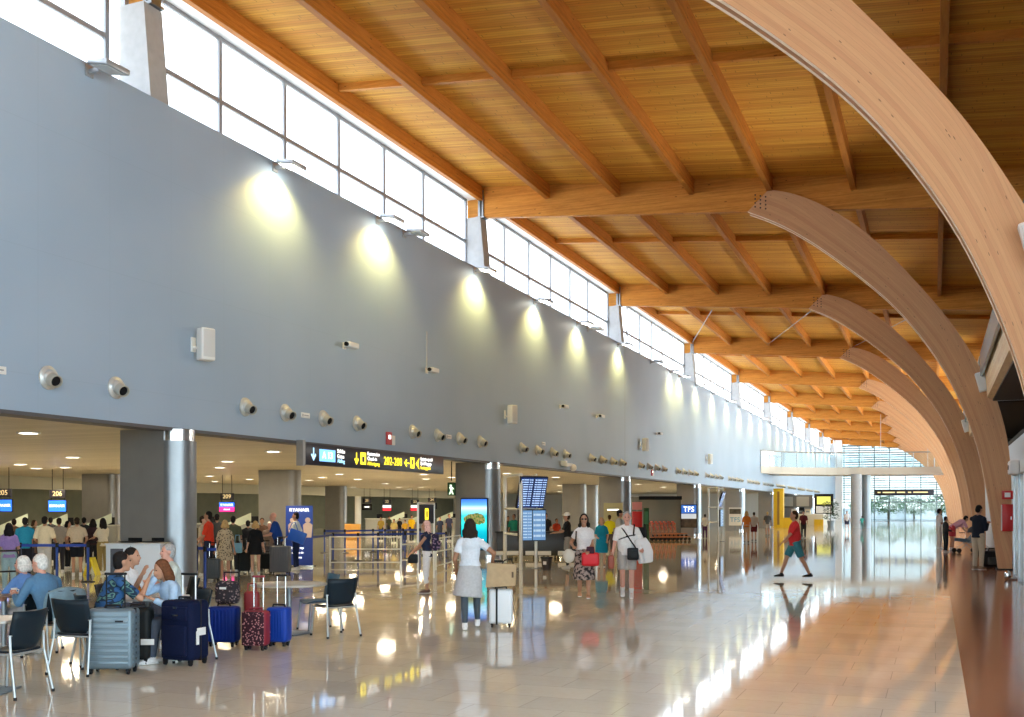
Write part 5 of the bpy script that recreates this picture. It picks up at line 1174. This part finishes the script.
# cabin bag sizing frame
A = floor_at(418, 580); B = floor_at(434, 578)
fr = thing('portal_frame', 'tall pale tubular frame with black panel and yellow mark behind the woman with pink hair', 'frame', A, 0); d = B - A
for q_ in (V((0, 0, 0)), d): MB().cyl(q_, q_ + V((0, 0, 2.0)), .028, n=10).build('post', M_TUBE, fr)
MB().cyl((0, 0, 2.0), d + V((0, 0, 2.0)), .028, n=10).cyl((0, 0, .95), d + V((0, 0, .95)), .022, n=10).build('cross_bar', M_TUBE, fr)
R = Matrix.Translation(d / 2 + V((0, 0, 1.72))) @ Matrix.Rotation(math.atan2(d.y, d.x), 4, 'Z')
MB().box((0, 0, 0), (d.length - .08, .03, .5), R).build('panel', M_SIGNB, fr); MB().box((0, -.02, 0), (.17, .01, .3), R, .003).build('yellow_mark', M_GLYY, fr); MB().box((0, -.027, 0), (.07, .006, .17), R).build('mark_cutout', M_SIGNB, fr)
# roll-up banner
bp_ = floor_at(293, 568) + V((0, .35, 0)); bn = thing('banner', 'tall blue roll-up banner with white lettering and two figures', 'banner', bp_, PSI)
M_BAN = mat('banner_blue', (.012, .05, .32), .5)
MB().box((0, 0, 1.0), (.86, .02, 1.92), None, .004).build('sheet', M_BAN, bn); MB().box((0, 0, .04), (.9, .16, .08), None, .02).build('base', M_CHROME, bn); MB().cyl((0, .03, .05), (0, .03, 1.96), .012, n=8).build('rear_pole', M_CHROME, bn)
text('banner_title', 'RYANAIR', .15, M_GLYW, (0, -.015, 1.82), RX, bn)
M_FIG = mat('banner_skin', (.66, .50, .42), .6)
f = MB()
for x, s in ((-.22, 1), (.27, 1.15)):
    f.prism([(x - .1 * s, .95), (x + .1 * s, .95), (x + .13 * s, 1.35), (x + .06 * s, 1.42), (x - .06 * s, 1.42), (x - .13 * s, 1.35)], -.0145, -.011); f.cyl((x, -.0145, 1.5), (x, -.011, 1.5), .075 * s, n=16)
f.build('printed_figures', M_FIG, bn, smooth=False)
for i, tt in enumerate(('bag drop', 'check-in', 'online')): text('banner_text', tt, .11, M_GLYW, (-.05, -.015, .62 - .15 * i), RX, bn)
# kiosk counter behind the seated people
kp = depth_at(133, 21.3); ko = thing('counter', 'pale grey counter with dark inset standing before the nearest steel column', 'counter', kp, PSI)
MB().box2((-.56, 0, 0), (.56, .6, 1.12), .015).build('body', mat('counter_pale', (.56, .60, .64), .45), ko); MB().box2((-.58, -.03, 1.12), (.58, .63, 1.15), .01).build('top', MATS['counter_pale'], ko); MB().box2((-.46, -.012, .55), (-.2, .0, 1.04)).build('inset_screen', M_SIGNB, ko); MB().box2((-.06, -.006, .03), (-.04, 0, 1.1)).build('panel_gap', M_LEGD, ko)
for i, (x, w_) in enumerate(((-.2, .36), (.28, .32))):
    tag(MB().box((0, 0, .01), (w_, .3, .02), None, .004).box((0, .14, .05), (w_, .02, .08), Matrix.Rotation(.0, 4, 'X'), .004).build('laptop', M_BLACK, loc=kp + V((cP * x - sP * .4, sP * x + cP * .4, 1.16))), ['dark flat device on the pale counter, left one', 'dark flat device on the pale counter, right one'][i], 'device', 'devices on the counter')
ys = thing('floor_stand', 'yellow folded warning stand by the counter', 'sign', floor_at(92, 575), PSI); MB().prism([(-.2, 0), (-.14, 0), (0, .42), (.14, 0), (.2, 0), (.04, .5), (-.04, .5)], -.14, .14).build('board', mat('warning_yellow', (.85, .68, .02), .5), ys); MB().box((0, 0, .5), (.06, .1, .03)).build('handle', M_BLACK, ys)

# flight information gantries
def screen_rows(t, M, w_, h_, rows, lit, name):
    g = MB()
    for i in range(rows):
        z = h_ / 2 - h_ * (i + .7) / (rows + .4)
        for x0, x1 in ((-.46, -.30), (-.26, .12), (.2, .30), (.34, .46)): g.box(((x0 + x1) / 2 * w_, -.008, z), ((x1 - x0) * w_, .004, h_ / rows * .38), M)
    g.build(name, lit, t, smooth=False)
M_SCRD = mat('flight_screen_dark', (.012, .03, .11), .25, emit=.55); M_SCRL = mat('flight_screen_light', (.13, .27, .50), .3, emit=.35); M_ROW = mat('flight_rows', (.35, .5, .75), .4, emit=.6); M_ROWL = mat('poster_rows', (.45, .6, .75), .4, emit=.3)
def gantry(label, A, B, C, D, hh=2.95, far=False):
    """A, B: feet of the ladder frame; C: foot of the screen pole; D: heading of the screens"""
    t = thing('flight_gantry', label, 'display stand', A, 0, 'flight information stands'); d = B - A; c = C - A
    for q_ in (V((0, 0, 0)), d): MB().box(q_ + V((0, 0, hh / 2)), (.1, .1, hh), Matrix.Identity(4), .01).build('post', M_TUBE, t)
    for z in (hh - .04, hh * .63, hh * .36): MB().cyl((0, 0, z), d + V((0, 0, z)), .04, n=10).build('rung', M_TUBE, t)
    MB().cyl(d + V((0, 0, hh - .08)), c + V((0, 0, hh - .08)), .035, n=10).cyl(d + V((0, 0, hh * .63)), c + V((0, 0, hh * .63)), .035, n=10).build('side_bar', M_TUBE, t)
    MB().cyl(c, c + V((0, 0, hh)), .05, n=12).build('pole', M_TUBE, t)
    MB().cyl(c, c + V((0, 0, .02)), .16, n=18).build('pole_foot', M_LEGD, t)
    base = c.lerp(d, .25) + V((sP * .14, -cP * .14, 0))
    for nm, z, tilt, m_, rm, hgt in (('upper_screen', 2.36, .30, M_SCRD, M_ROW, 1.02), ('lower_screen', 1.35, 0, M_SCRL, M_ROWL, .98)):
        M = Matrix.Translation(base + V((0, 0, z))) @ Matrix.Rotation(D, 4, 'Z') @ Matrix.Rotation(tilt, 4, 'X')
        s = MB().box((0, .04, 0), (.98, .09, hgt), M, .01).build(nm, M_BLACK, t)
        for sx in (-1, 1):
            pn = MB().box((sx * .24, -.007, 0), (.45, .006, hgt - .06), M).build('display', m_, s, smooth=False)
        if not far: screen_rows(s, M @ Matrix.Translation((-.24, -.004, 0)), .44, hgt - .1, 12 if tilt else 9, rm, 'display_rows'); screen_rows(s, M @ Matrix.Translation((.24, -.004, 0)), .44, hgt - .1, 12 if tilt else 5, rm, 'display_rows')
    return t
gantry('white tubular flight information stand beside the second steel column', floor_at(505, 566), floor_at(521, 569.5), floor_at(536, 568.5), PSI + .5)
gantry('farther flight information stand left of the white poster', floor_at(708.5, 541), floor_at(718, 542), floor_at(722.5, 541.5), PSI + 1.2, hh=3.1)
# bin, long dark bench/desk
bi = thing('waste_bin', 'small dark waste bin standing on the floor right of the flight stand', 'bin', floor_at(546.5, 570), 0)
MB().lathe([(0, 0), (.13, 0), (.17, .38), (.15, .38), (.12, .02), (0, .02)], n=22).build('bucket', mat('bin_dark', (.03, .02, .02), .5), bi); MB().lathe([(.165, .36), (.185, .36), (.185, .40), (.165, .40)], n=22).build('rim', M_BLACK, bi); MB().box((0, -.155, .22), (.1, .01, .1)).build('sticker', M_CUP, bi)
ld = thing('bench_counter', 'long low dark counter behind the man in the white cap', 'counter', depth_at(547, 38.5), PSI)
MB().box2((-2.2, 0, .12), (1.5, .7, .98), .02).build('body', mat('counter_black', (.025, .022, .02), .4), ld); MB().box2((-2.25, -.05, .98), (1.55, .75, 1.02), .01).build('top', M_BLACK, ld)
for x in (-1.5, -.3, .9): MB().box2((x - .5, -.03, .14), (x + .45, 0, .3), .01).build('pale_roll', M_CUP, ld)
# green EXIT style box on the doorway
ex = thing('exit_sign', 'small dark green exit sign beside the second column', 'sign', plane_y(452, 489, 34.9), 0); MB().box2((-.16, -.06, -.24), (.16, 0, .24), .01).build('case', mat('exit_green', (.012, .10, .035), .4), ex)
g = MB(); g.box((-.02, -.065, .12), (.08, .006, .08)).prism([(-.1, -.2), (-.03, -.05), (-.09, .07), (.06, .07), (.12, -.02), (.05, .0), (.04, -.06), (.1, -.2), (.04, -.2), (.0, -.1), (-.05, -.2)], -.068, -.062).build('running_figure', mat('exit_glyph', (.65, .85, .62), .5, emit=.8), ex, smooth=False)
MB().cyl((0, -.03, .3), (0, -.03, ZC - ex.location.z), .02, n=8).build('hanger', M_BLACK, ex)

# posters on the column faces
def poster(label, x0, x1, y0, y1, Y, paint, frame=M_BLACK, name='poster'):
    a, b = plane_y(x0, y1, Y), plane_y(x1, y0, Y); w_, h_ = b.x - a.x, b.z - a.z
    t = thing(name, label, 'poster', V(((a.x + b.x) / 2, Y, (a.z + b.z) / 2)), 0, None)
    MB().box2((-w_ / 2 - .04, -.06, -h_ / 2 - .04), (w_ / 2 + .04, 0, h_ / 2 + .04), .01).build('frame', frame, t)
    MB().box2((-w_ / 2, -.068, -h_ / 2), (w_ / 2, -.06, h_ / 2)).build('print', paint, t, smooth=False); return t, w_, h_
def island_paint():
    w = NT('island_poster'); tc = w.n('TexCoord'); sp = w.n('SeparateXYZ'); w.l(tc.outputs['Generated'], sp.inputs[0]); x, z = sp.outputs[0], sp.outputs[2]
    c = w.ramp(z, [(0, (.0, .10, .20)), (.35, (.0, .32, .42)), (.52, (.03, .55, .50)), (.66, (.02, .42, .50)), (.76, (.22, .55, .75)), (.82, (.45, .68, .85)), (.88, (.10, .32, .75)), (1, (.02, .10, .50))])
    dx = w.math('DIVIDE', w.math('SUBTRACT', x, .55), .44); dz = w.math('DIVIDE', w.math('SUBTRACT', z, .60), .11)
    r = w.math('ADD', w.math('MULTIPLY', dx, dx), w.math('MULTIPLY', dz, dz)); n = w.n('TexNoise', Scale=6.0); w.l(tc.outputs['Generated'], n.inputs['Vector']); r = w.math('ADD', r, w.math('MULTIPLY', w.math('SUBTRACT', n.outputs['Fac'], .5), 1.6))
    n2 = w.n('TexNoise', Scale=16.0); w.l(tc.outputs['Generated'], n2.inputs['Vector']); isl = w.ramp(n2.outputs['Fac'], [(.4, (.02, .10, .02)), (.6, (.22, .17, .06))])
    c = w.mix(w.math('LESS_THAN', r, 1.0), c, isl)
    w.l(c, w.b.inputs['Base Color']); w.l(c, w.b.inputs['Emission Color']); w.b.inputs['Emission Strength'].default_value = .75; w.b.inputs['Roughness'].default_value = .25; return w.m
t, w_, h_ = poster('backlit poster of a green island in turquoise sea on the second column', 462, 487.5, 499, 549, yk(1) + .115, island_paint())
MB().box((.1 * w_, -.07, -.31 * h_), (.55 * w_, .004, .025 * h_)).build('caption_line', M_GLYW, t)
t, w_, h_ = poster('dull yellow-green poster on the third column', 604, 623, 503, 530, yk(2) + .115, mat('poster_straw', (.50, .48, .28), .5), M_GREYCOL); MB().box((0, -.07, .25 * h_), (.6 * w_, .004, .05 * h_)).build('caption_line', M_GLYW, t)
t, w_, h_ = poster('poster with blue head and letters TFS on the fourth column', 681.5, 696.5, 505, 527, yk(3) + .115, mat('poster_dusk', (.10, .075, .06), .4, noise=.4, nscale=3))
MB().box2((-w_ / 2, -.07, .12 * h_), (w_ / 2, -.066, h_ / 2)).build('blue_field', mat('poster_blue', (.02, .12, .50), .4, emit=.4), t, smooth=False); text('poster_letters', 'TFS', .5, M_GLYW, (0, -.074, .30 * h_), RX, t); MB().box2((-w_ / 2, -.07, -.12 * h_), (w_ / 2, -.066, .10 * h_)).build('sky_band', mat('poster_sky', (.55, .62, .70), .4, emit=.3), t, smooth=False)
t, w_, h_ = poster('white poster with dark photo strip and blue letters near the orange woman', 729.5, 741, 508, 525, yk(4) - 2.0, M_CUP, M_CUP); MB().box2((-w_ / 2, -.072, .15 * h_), (w_ / 2, -.066, .45 * h_)).build('photo_strip', mat('poster_photo', (.08, .07, .05), .5, noise=.6, nscale=3), t, smooth=False); text('poster_letters', 'TFS', .55, mat('poster_blue_ink', (.05, .35, .6), .5), (0, -.074, -.2 * h_), RX, t)
MB().box2((-.05, -.04, -h_ / 2 - 1.5), (.05, 0, -h_ / 2)).build('stand', M_LEGD, t)
# red fire hose cabinet and green post near the third column
fc = thing('hose_cabinet', 'tall red cabinet beside the third column', 'cabinet', floor_at(637.5, 553), PSI); MB().box2((-.2, 0, 0), (.2, .3, 1.75), .01).build('body', M_RED, fc); MB().box2((-.17, -.015, .9), (.17, 0, 1.65), .005).build('door', M_RED, fc); MB().box2((-.2, .05, 1.82), (.2, .25, 2.15), .01).build('sign_box', mat('red_white', (.65, .25, .25), .5), fc); MB().cyl((0, .15, 1.75), (0, .15, 1.86), .03).build('stem', M_LEGD, fc)
gp = thing('green_post', 'slim dark green post right of the red cabinet', 'post', floor_at(646, 552), PSI); MB().box2((-.12, -.08, 0), (.12, .08, 1.9), .01).build('body', mat('post_green', (.015, .10, .035), .5), gp); MB().box2((-.08, -.09, 1.2), (.08, -.08, 1.75)).build('panel', mat('panel_green', (.05, .25, .1), .5), gp)
# luggage trolleys, one object each
M_TRED = mat('trolley_red', (.62, .07, .03), .45); M_WIRE = mat('trolley_wire', (.50, .17, .06), .4, .3)
def trolley(label, p, rz):
    t = thing('luggage_trolley', label, 'luggage trolley', p, rz, 'luggage trolleys')
    MB().tube([(-.28, -.3, .18), (-.28, .5, .24), (.28, .5, .24), (.28, -.3, .18), (-.28, -.3, .18)], .018).tube([(0, -.3, .18), (0, .5, .24)], .015).build('platform', M_WIRE, t)
    MB().tube([(-.28, -.3, .18), (-.3, -.42, 1.0)], .02).tube([(.28, -.3, .18), (.3, -.42, 1.0)], .02).tube([(-.29, -.36, .55), (.29, -.36, .55)], .014).build('upright', M_WIRE, t)
    MB().box((0, -.43, 1.0), (.72, .09, .1), None, .03).build('push_bar', M_TRED, t); MB().box((0, -.38, .74), (.5, .04, .22), None, .01).build('front_panel', M_TRED, t)
    for x, y in ((-.25, -.25), (.25, -.25), (0, .48)): MB().cyl((x - .02, y, .09), (x + .02, y, .09), .09, n=14).build('wheel', M_BLACK, t)
    return t
tr = None
for r_i, (yy, n_) in enumerate(((540.5, 7), (537, 6))):
    for i in range(n_):
        p = floor_at(656 + i * 4.2 + r_i * 2, yy); lb = f'red luggage trolley, {ordi(i)} from the left in the {["front", "rear"][r_i]} line of parked trolleys'
        if tr is None: tr = trolley(lb, p, PSI - PI / 2)
        else: dup(tr, lb, p, PSI - PI / 2)
dk = tag(MB().box2((-2.2, 0, 0), (2.2, .3, 2.7), .01).build('screen_wall', mat('grey_glass_wall', (.20, .20, .17), .25), loc=depth_at(662, 72)), 'dark glazed partition behind the luggage trolleys', 'partition'); dk.rotation_euler = (0, 0, PSI)
MB().box2((-1.6, -.03, 2.5), (1.6, 0, 2.75)).build('dark_header', M_BLACK, dk)
# far shop fronts
M_YEL = mat('shop_yellow', (.80, .48, .01), .5, noise=.05)
yc = thing('yellow_totem', 'tall yellow column at the shop corner behind the striding man', 'totem', V((-14.4, yk(5) - 1.5, 0)), 0); MB().box2((-.5, 0, 0), (.45, .9, 3.9), .01).build('body', M_YEL, yc); MB().box2((-.12, -.03, .3), (.1, 0, 3.6)).build('brown_strip', mat('strip_brown', (.30, .16, .03), .5), yc); MB().box2((.45, .0, 0), (1.6, .9, 1.0), .01).build('side_box', M_YEL, yc)
sk = thing('shop_kiosk', 'pale food kiosk with yellow counter end and lit menu boards', 'kiosk', V((-13.8, yk(5) + 14, 0)), 0)
MB().box2((-1.3, 0, 0), (2.2, 6, 1.25), .02).build('counter', mat('kiosk_cream', (.66, .60, .46), .5), sk); MB().box2((1.2, -.06, .0), (2.2, .0, .7)).build('yellow_end', M_YEL, sk); MB().box2((-1.3, 0, 1.25), (2.2, 6, 1.32), .01).build('counter_top', M_CUP, sk)
MB().box2((.9, 3, 1.25), (3.0, 3.3, 3.6), .02).build('menu_frame', M_BLACK, sk); MB().box2((1.2, 2.97, 2.4), (2.7, 3, 3.3)).build('menu_board', mat('menu_lit', (.52, .50, .10), .5, emit=.6), sk); MB().box2((1.1, 2.97, 1.4), (2.8, 3, 2.2)).build('menu_lower', M_CUP, sk)
MB().box2((-3.3, 4, 2.0), (.6, 4.3, 3.5), .02).build('back_shelf', mat('shelf_grey', (.2, .2, .2), .5), sk); MB().box2((-3, 3.95, 2.2), (-1.6, 4, 3.3)).box2((-1.2, 3.95, 2.2), (.2, 4, 3.3)).build('shelf_panel', mat('shelf_pale', (.5, .5, .46), .5), sk)
for i, x in enumerate((-1.1, -.3, .4)):
    s = thing('countertop_box', ['pale box on the kiosk counter, left one', 'dark coffee machine on the kiosk counter', 'cream box on the kiosk counter, right one'][i], 'box', V((-13.8 + x, yk(5) + 14.9, 1.32)), 0, 'things on the kiosk counter'); MB().box2((-.3, 0, 0), (.3, .5, .5 + .25 * (i == 1)), .02).build('body', [M_CUP, M_BLACK, MATS['kiosk_cream']][i], s); MB().box2((-.2, -.01, .15), (.2, 0, .35)).build('front', M_LEGD, s)
pt = thing('potted_plant', 'dark green potted plant at the right end of the kiosk', 'plant', V((-10.6, yk(5) + 11.5, 0)), 0); MB().lathe([(0, 0), (.3, 0), (.4, .6), (.33, .6), (0, .5)], n=18).build('pot', M_LEGD, pt)
f = MB()
for i in range(220):
    a = random.uniform(0, 2 * PI); r_ = random.uniform(.1, .75); z = random.uniform(.7, 2.6); p = V((math.cos(a) * r_, math.sin(a) * r_, z)); q_ = p + V((math.cos(a) * .35, math.sin(a) * .35, random.uniform(-.1, .25))); sd = V((-math.sin(a), math.cos(a), 0)) * .09
    m_ = (p + q_) / 2 + V((0, 0, .05)); f.bm.faces.new([f.bm.verts.new(v) for v in (p, m_ + sd, q_, m_ - sd)])
f.build('foliage', mat('leaf_dark', (.02, .07, .025), .5), pt, smooth=False); MB().cyl((0, 0, .5), (0, 0, 2.1), .04).build('stem', mat('stem', (.1, .06, .03), .8), pt)
bs = thing('shop_screen', 'blue and white screen in the shop front next to the yellow column', 'screen', V((-15.0, yk(5) + 1.0, 1.9)), 0); MB().box2((-.9, 0, -.7), (.5, .1, .8), .01).build('case', M_BLACK, bs); MB().box2((-.85, -.01, -.65), (.45, 0, .75)).build('display', mat('screen_sky', (.10, .32, .62), .3, emit=.7), bs); MB().box2((-.2, .02, -1.9), (0, .08, -.7)).build('leg', M_LEGD, bs)
ns = thing('dark_panel_sign', 'small dark hanging sign in the far white opening', 'sign', V((-15.0, 128, 2.3)), 0); MB().box2((-.5, 0, 0), (.5, .12, .4), .01).build('panel', M_SIGNB, ns); MB().cyl((0, .06, .4), (0, .06, ZC - 2.3), .02).build('hanger', M_BLACK, ns)

# ================================================================ walkway bridge with glass rail, its columns and the hanging sign
br = thing('walkway_bridge', 'pale walkway bridge crossing the hall before the glazed end', 'bridge', (0, 0, 0), 0, None, 'structure')
M_BR = mat('bridge_edge', (.52, .46, .38), .45, .2)
pts = [(-15.2, 99.5), (-13.2, 104), (-9, 107), (-3, 108.2), (1.2, 108.4)]
inner = [(1.2, 112.4), (-4, 112.4), (-10, 111.5), (-15.2, 108)]
MB().prism(smooth_curve(pts, 5) + inner, 5.25, 5.95, 'XY').build('deck', M_BR, br, smooth=False)
cv = smooth_curve(pts, 5); g = MB(); hr = MB(); po = MB()
for a, b in zip(cv, cv[1:]): g.quad((*a, 5.95), (*b, 5.95), (*b, 7.35), (*a, 7.35)); hr.cyl((*a, 7.4), (*b, 7.4), .06, n=8)
for a in cv[::2]: MB().cyl((*a, 5.9), (*a, 7.4), .04, n=8).build('rail_post', M_ALU, br)
g.build('glass_rail', M_RAILGLASS, br, smooth=False); hr.build('handrail', M_ALU, br)
for i, (x, y, r_) in enumerate(((-7.2, 107.6, .52), (-6.4, 109.4, .45))): tag(MB().cyl((x, y, 0), (x, y, 5.3), r_, n=24).build('column', [M_CONC, M_LEGD][i]), ['pale round column under the walkway bridge', 'darker round column just behind the pale one under the bridge'][i], 'column', 'bridge columns', 'structure')
hs = thing('hanging_sign', 'long black wayfinding sign hanging before the glazed end', 'sign', plane_y(904, 492.5, 116), 0)
MB().box2((-2.9, 0, -.32), (2.9, .2, .32), .02).build('panel', M_SIGNB, hs); g = MB()
for x0, w__ in ((-2.6, .3), (-2.1, 1.2), (-.7, .8), (.4, .3), (.9, 1.4)): g.box2((x0, -.01, -.04), (x0 + w__, 0, .08))
g.build('yellow_print', M_DIG, hs, smooth=False)
for x in (-2.3, 2.3): MB().cyl((x, .1, .32), (x, .1, zb(hs.location.x + x) - hs.location.z + .1), .02, n=8).build('hanger', M_ALU, hs)
# trees and a low wall outside the glazed end
def tree(label, x, y, h, r_, seed, col):
    random.seed(seed); t = thing('tree', label, 'tree', V((x, y, -.3)), 0, 'trees beyond the glazed end')
    MB().cyl((0, 0, 0), (0, 0, h * .6), .22, .12, n=10).build('trunk', mat('bark', (.12, .08, .05), .9), t)
    f = MB()
    for i in range(900):
        a = random.uniform(0, 2 * PI); e = math.acos(random.uniform(-1, 1)); q_ = random.uniform(.55, 1); p = V((math.sin(e) * math.cos(a) * r_ * q_, math.sin(e) * math.sin(a) * r_ * q_, h * .62 + math.cos(e) * h * .38 * q_)); d = V((random.gauss(0, 1), random.gauss(0, 1), random.gauss(0, 1))).normalized(); s = d.orthogonal().normalized(); u = random.uniform(.25, .5)
        f.bm.faces.new([f.bm.verts.new(v) for v in (p, p + d * u * .5 + s * u * .35, p + d * u, p + d * u * .5 - s * u * .35)])
    f.build('crown', mat(f'leaf_{col}', {'a': (.16, .26, .12), 'b': (.24, .34, .2)}[col], .6), t, smooth=False)
for i, (x, y, h, r_, c_) in enumerate([(-12, 196, 4.2, 2.4, 'b'), (-8, 203, 4.8, 2.8, 'a'), (-3.5, 198, 4.4, 2.6, 'b'), (1, 205, 5.0, 3.0, 'a'), (5, 197, 4.3, 2.5, 'b'), (9.5, 204, 4.8, 2.8, 'a')]): tree(f'bushy tree outside the glazed end, {ordi(i)} from the left', x, y, h, r_, 11 + i, c_)
tag(MB().box2((-60, 222, -.3), (60, 222.6, 2.0)).build('wall_outside', M_WHITE, smooth=False), 'low white wall outside beyond the trees', 'wall', kind='structure')

# ================================================================ right-hand side: glazed door unit, fire cabinet
gd = thing('glass_door', 'pale framed sliding glass door unit at the right picture edge', 'door', V((2.05, 29.1, 0)), 0)
M_DFR = mat('door_frame_pale', (.62, .70, .76), .35, .3)
MB().box2((-.12, -3.2, 2.75), (.34, 2.2, 3.05), .02).build('header', M_WHITE, gd)
for y in (-3.1, -1.4, .4, 2.1): MB().box2((-.1, y - .05, 0), (.0, y + .05, 2.75)).build('post', M_DFR, gd)
for y0, y1 in ((-3.05, -1.45), (-1.35, .35), (.45, 2.05)): MB().box2((-.06, y0, .08), (-.04, y1, 2.72)).build('leaf', mat('door_glass', (.62, .78, .86), .15, spec=.7), gd, smooth=False)
MB().box2((.0, 2.08, 0), (.34, 2.18, 2.75)).build('end_panel', M_DFR, gd); MB().box2((-.34, -.55, 2.72), (-.12, .35, 3.08), .05).build('motor_box', M_WHITE, gd); MB().cyl((-.345, -.1, 2.9), (-.36, -.1, 2.9), .06, n=14).build('sensor', M_BLACK, gd)
MB().tube([(-.06, 1.0, .02), (-.3, 1.0, .02)], .03).ball((-.3, 1.0, .12), (.09, .05, .13), 12, 8).build('floor_stop', M_CHROME, gd)
hc = thing('fire_cabinet', 'narrow red fire hose cabinet with white edge on the wooden arch', 'cabinet', V((2.02, yk(1) - .18, 1.18)), 0); MB().box2((-.16, -.16, 0), (.16, 0, .82), .01).build('body', M_RED, hc); MB().box2((-.175, -.165, .02), (-.15, -.0, .8)).build('white_edge', M_CUP, hc); MB().box2((.08, -.17, .35), (.11, -.16, .45)).build('latch', M_CHROME, hc)
ac = thing('alarm_box', 'red alarm call box above the red fire cabinet', 'alarm', V((2.02, yk(1) - .18, 2.15)), 0); MB().box2((-.15, -.12, 0), (.15, 0, .26), .01).build('body', M_RED, ac); MB().box2((-.08, -.125, .06), (.08, -.12, .2)).build('white_glyph', M_CUP, ac)
# ================================================================ camera, sky, lamps
cam = bpy.data.cameras.new('camera'); co = bpy.data.objects.new('camera', cam); COL.objects.link(co)
co.location = (0, 0, EYE); co.rotation_euler = (PI / 2, 0, PSI)
cam.sensor_fit = 'HORIZONTAL'; cam.sensor_width = 36; cam.lens = FOC / 1024 * 36
cam.shift_x = (512 - CX) / 1024; cam.shift_y = (HY - 358.5) / 1024
cam.clip_start = .1; cam.clip_end = 800
SC.camera = co
w = bpy.data.worlds.new('sky'); SC.world = w; w.use_nodes = True
nt = w.node_tree; bg = nt.nodes['Background']
tc = nt.nodes.new('ShaderNodeTexCoord'); sep = nt.nodes.new('ShaderNodeSeparateXYZ'); rp = nt.nodes.new('ShaderNodeValToRGB')
nt.links.new(tc.outputs['Generated'], sep.inputs[0]); 
mr = nt.nodes.new('ShaderNodeMapRange'); mr.inputs['From Min'].default_value = -1; nt.links.new(sep.outputs[2], mr.inputs['Value']); nt.links.new(mr.outputs['Result'], rp.inputs['Fac'])
e = rp.color_ramp.elements; e[0].position = 0; e[0].color = (1.0, .97, .92, 1); e[1].position = .9; e[1].color = (.45, .56, .72, 1)
for p_, c_ in ((.48, (1.0, .97, .92, 1)), (.52, (.64, .70, .75, 1))): q_ = e.new(p_); q_.color = c_
nt.links.new(rp.outputs['Color'], bg.inputs['Color']); bg.inputs['Strength'].default_value = SKY
def portal(loc, rot, sx, sy):
    l = bpy.data.lights.new('window_portal', 'AREA'); l.shape = 'RECTANGLE'; l.size = sx; l.size_y = sy
    l.cycles.is_portal = True
    o = bpy.data.objects.new('window_portal', l); COL.objects.link(o); o.location = loc; o.rotation_euler = rot
for k in range(-2, NB - 1):
    portal((WX - .3, yk(k) + BAY / 2, (ZS + WT) / 2), (0, -PI / 2, 0), WT - ZS + .3, BAY)
portal((-3, YEND + .3, 6), (-PI / 2, 0, 0), 25, 13)
portal((XG + .3, -9.5, 6), (0, PI / 2, 0), 12, 41)
portal((XG + .3, (YG + YEND) / 2, 6), (0, PI / 2, 0), 12, YEND - YG)
portal((-3, YBACK - .3, 6), (PI / 2, 0, 0), 25, 13)
vs = SC.view_settings; vs.view_transform = 'Standard'; vs.look = 'None'; vs.exposure = EXPO; vs.gamma = 1; vs.use_curve_mapping = False
SC.display_settings.display_device = 'sRGB'
cy = SC.cycles
cy.use_denoising = True; cy.denoiser = 'OPENIMAGEDENOISE'
cy.max_bounces = 10; cy.diffuse_bounces = 5; cy.glossy_bounces = 4; cy.transparent_max_bounces = 12; cy.caustics_reflective = False; cy.caustics_refractive = False
cy.sample_clamp_indirect = 6
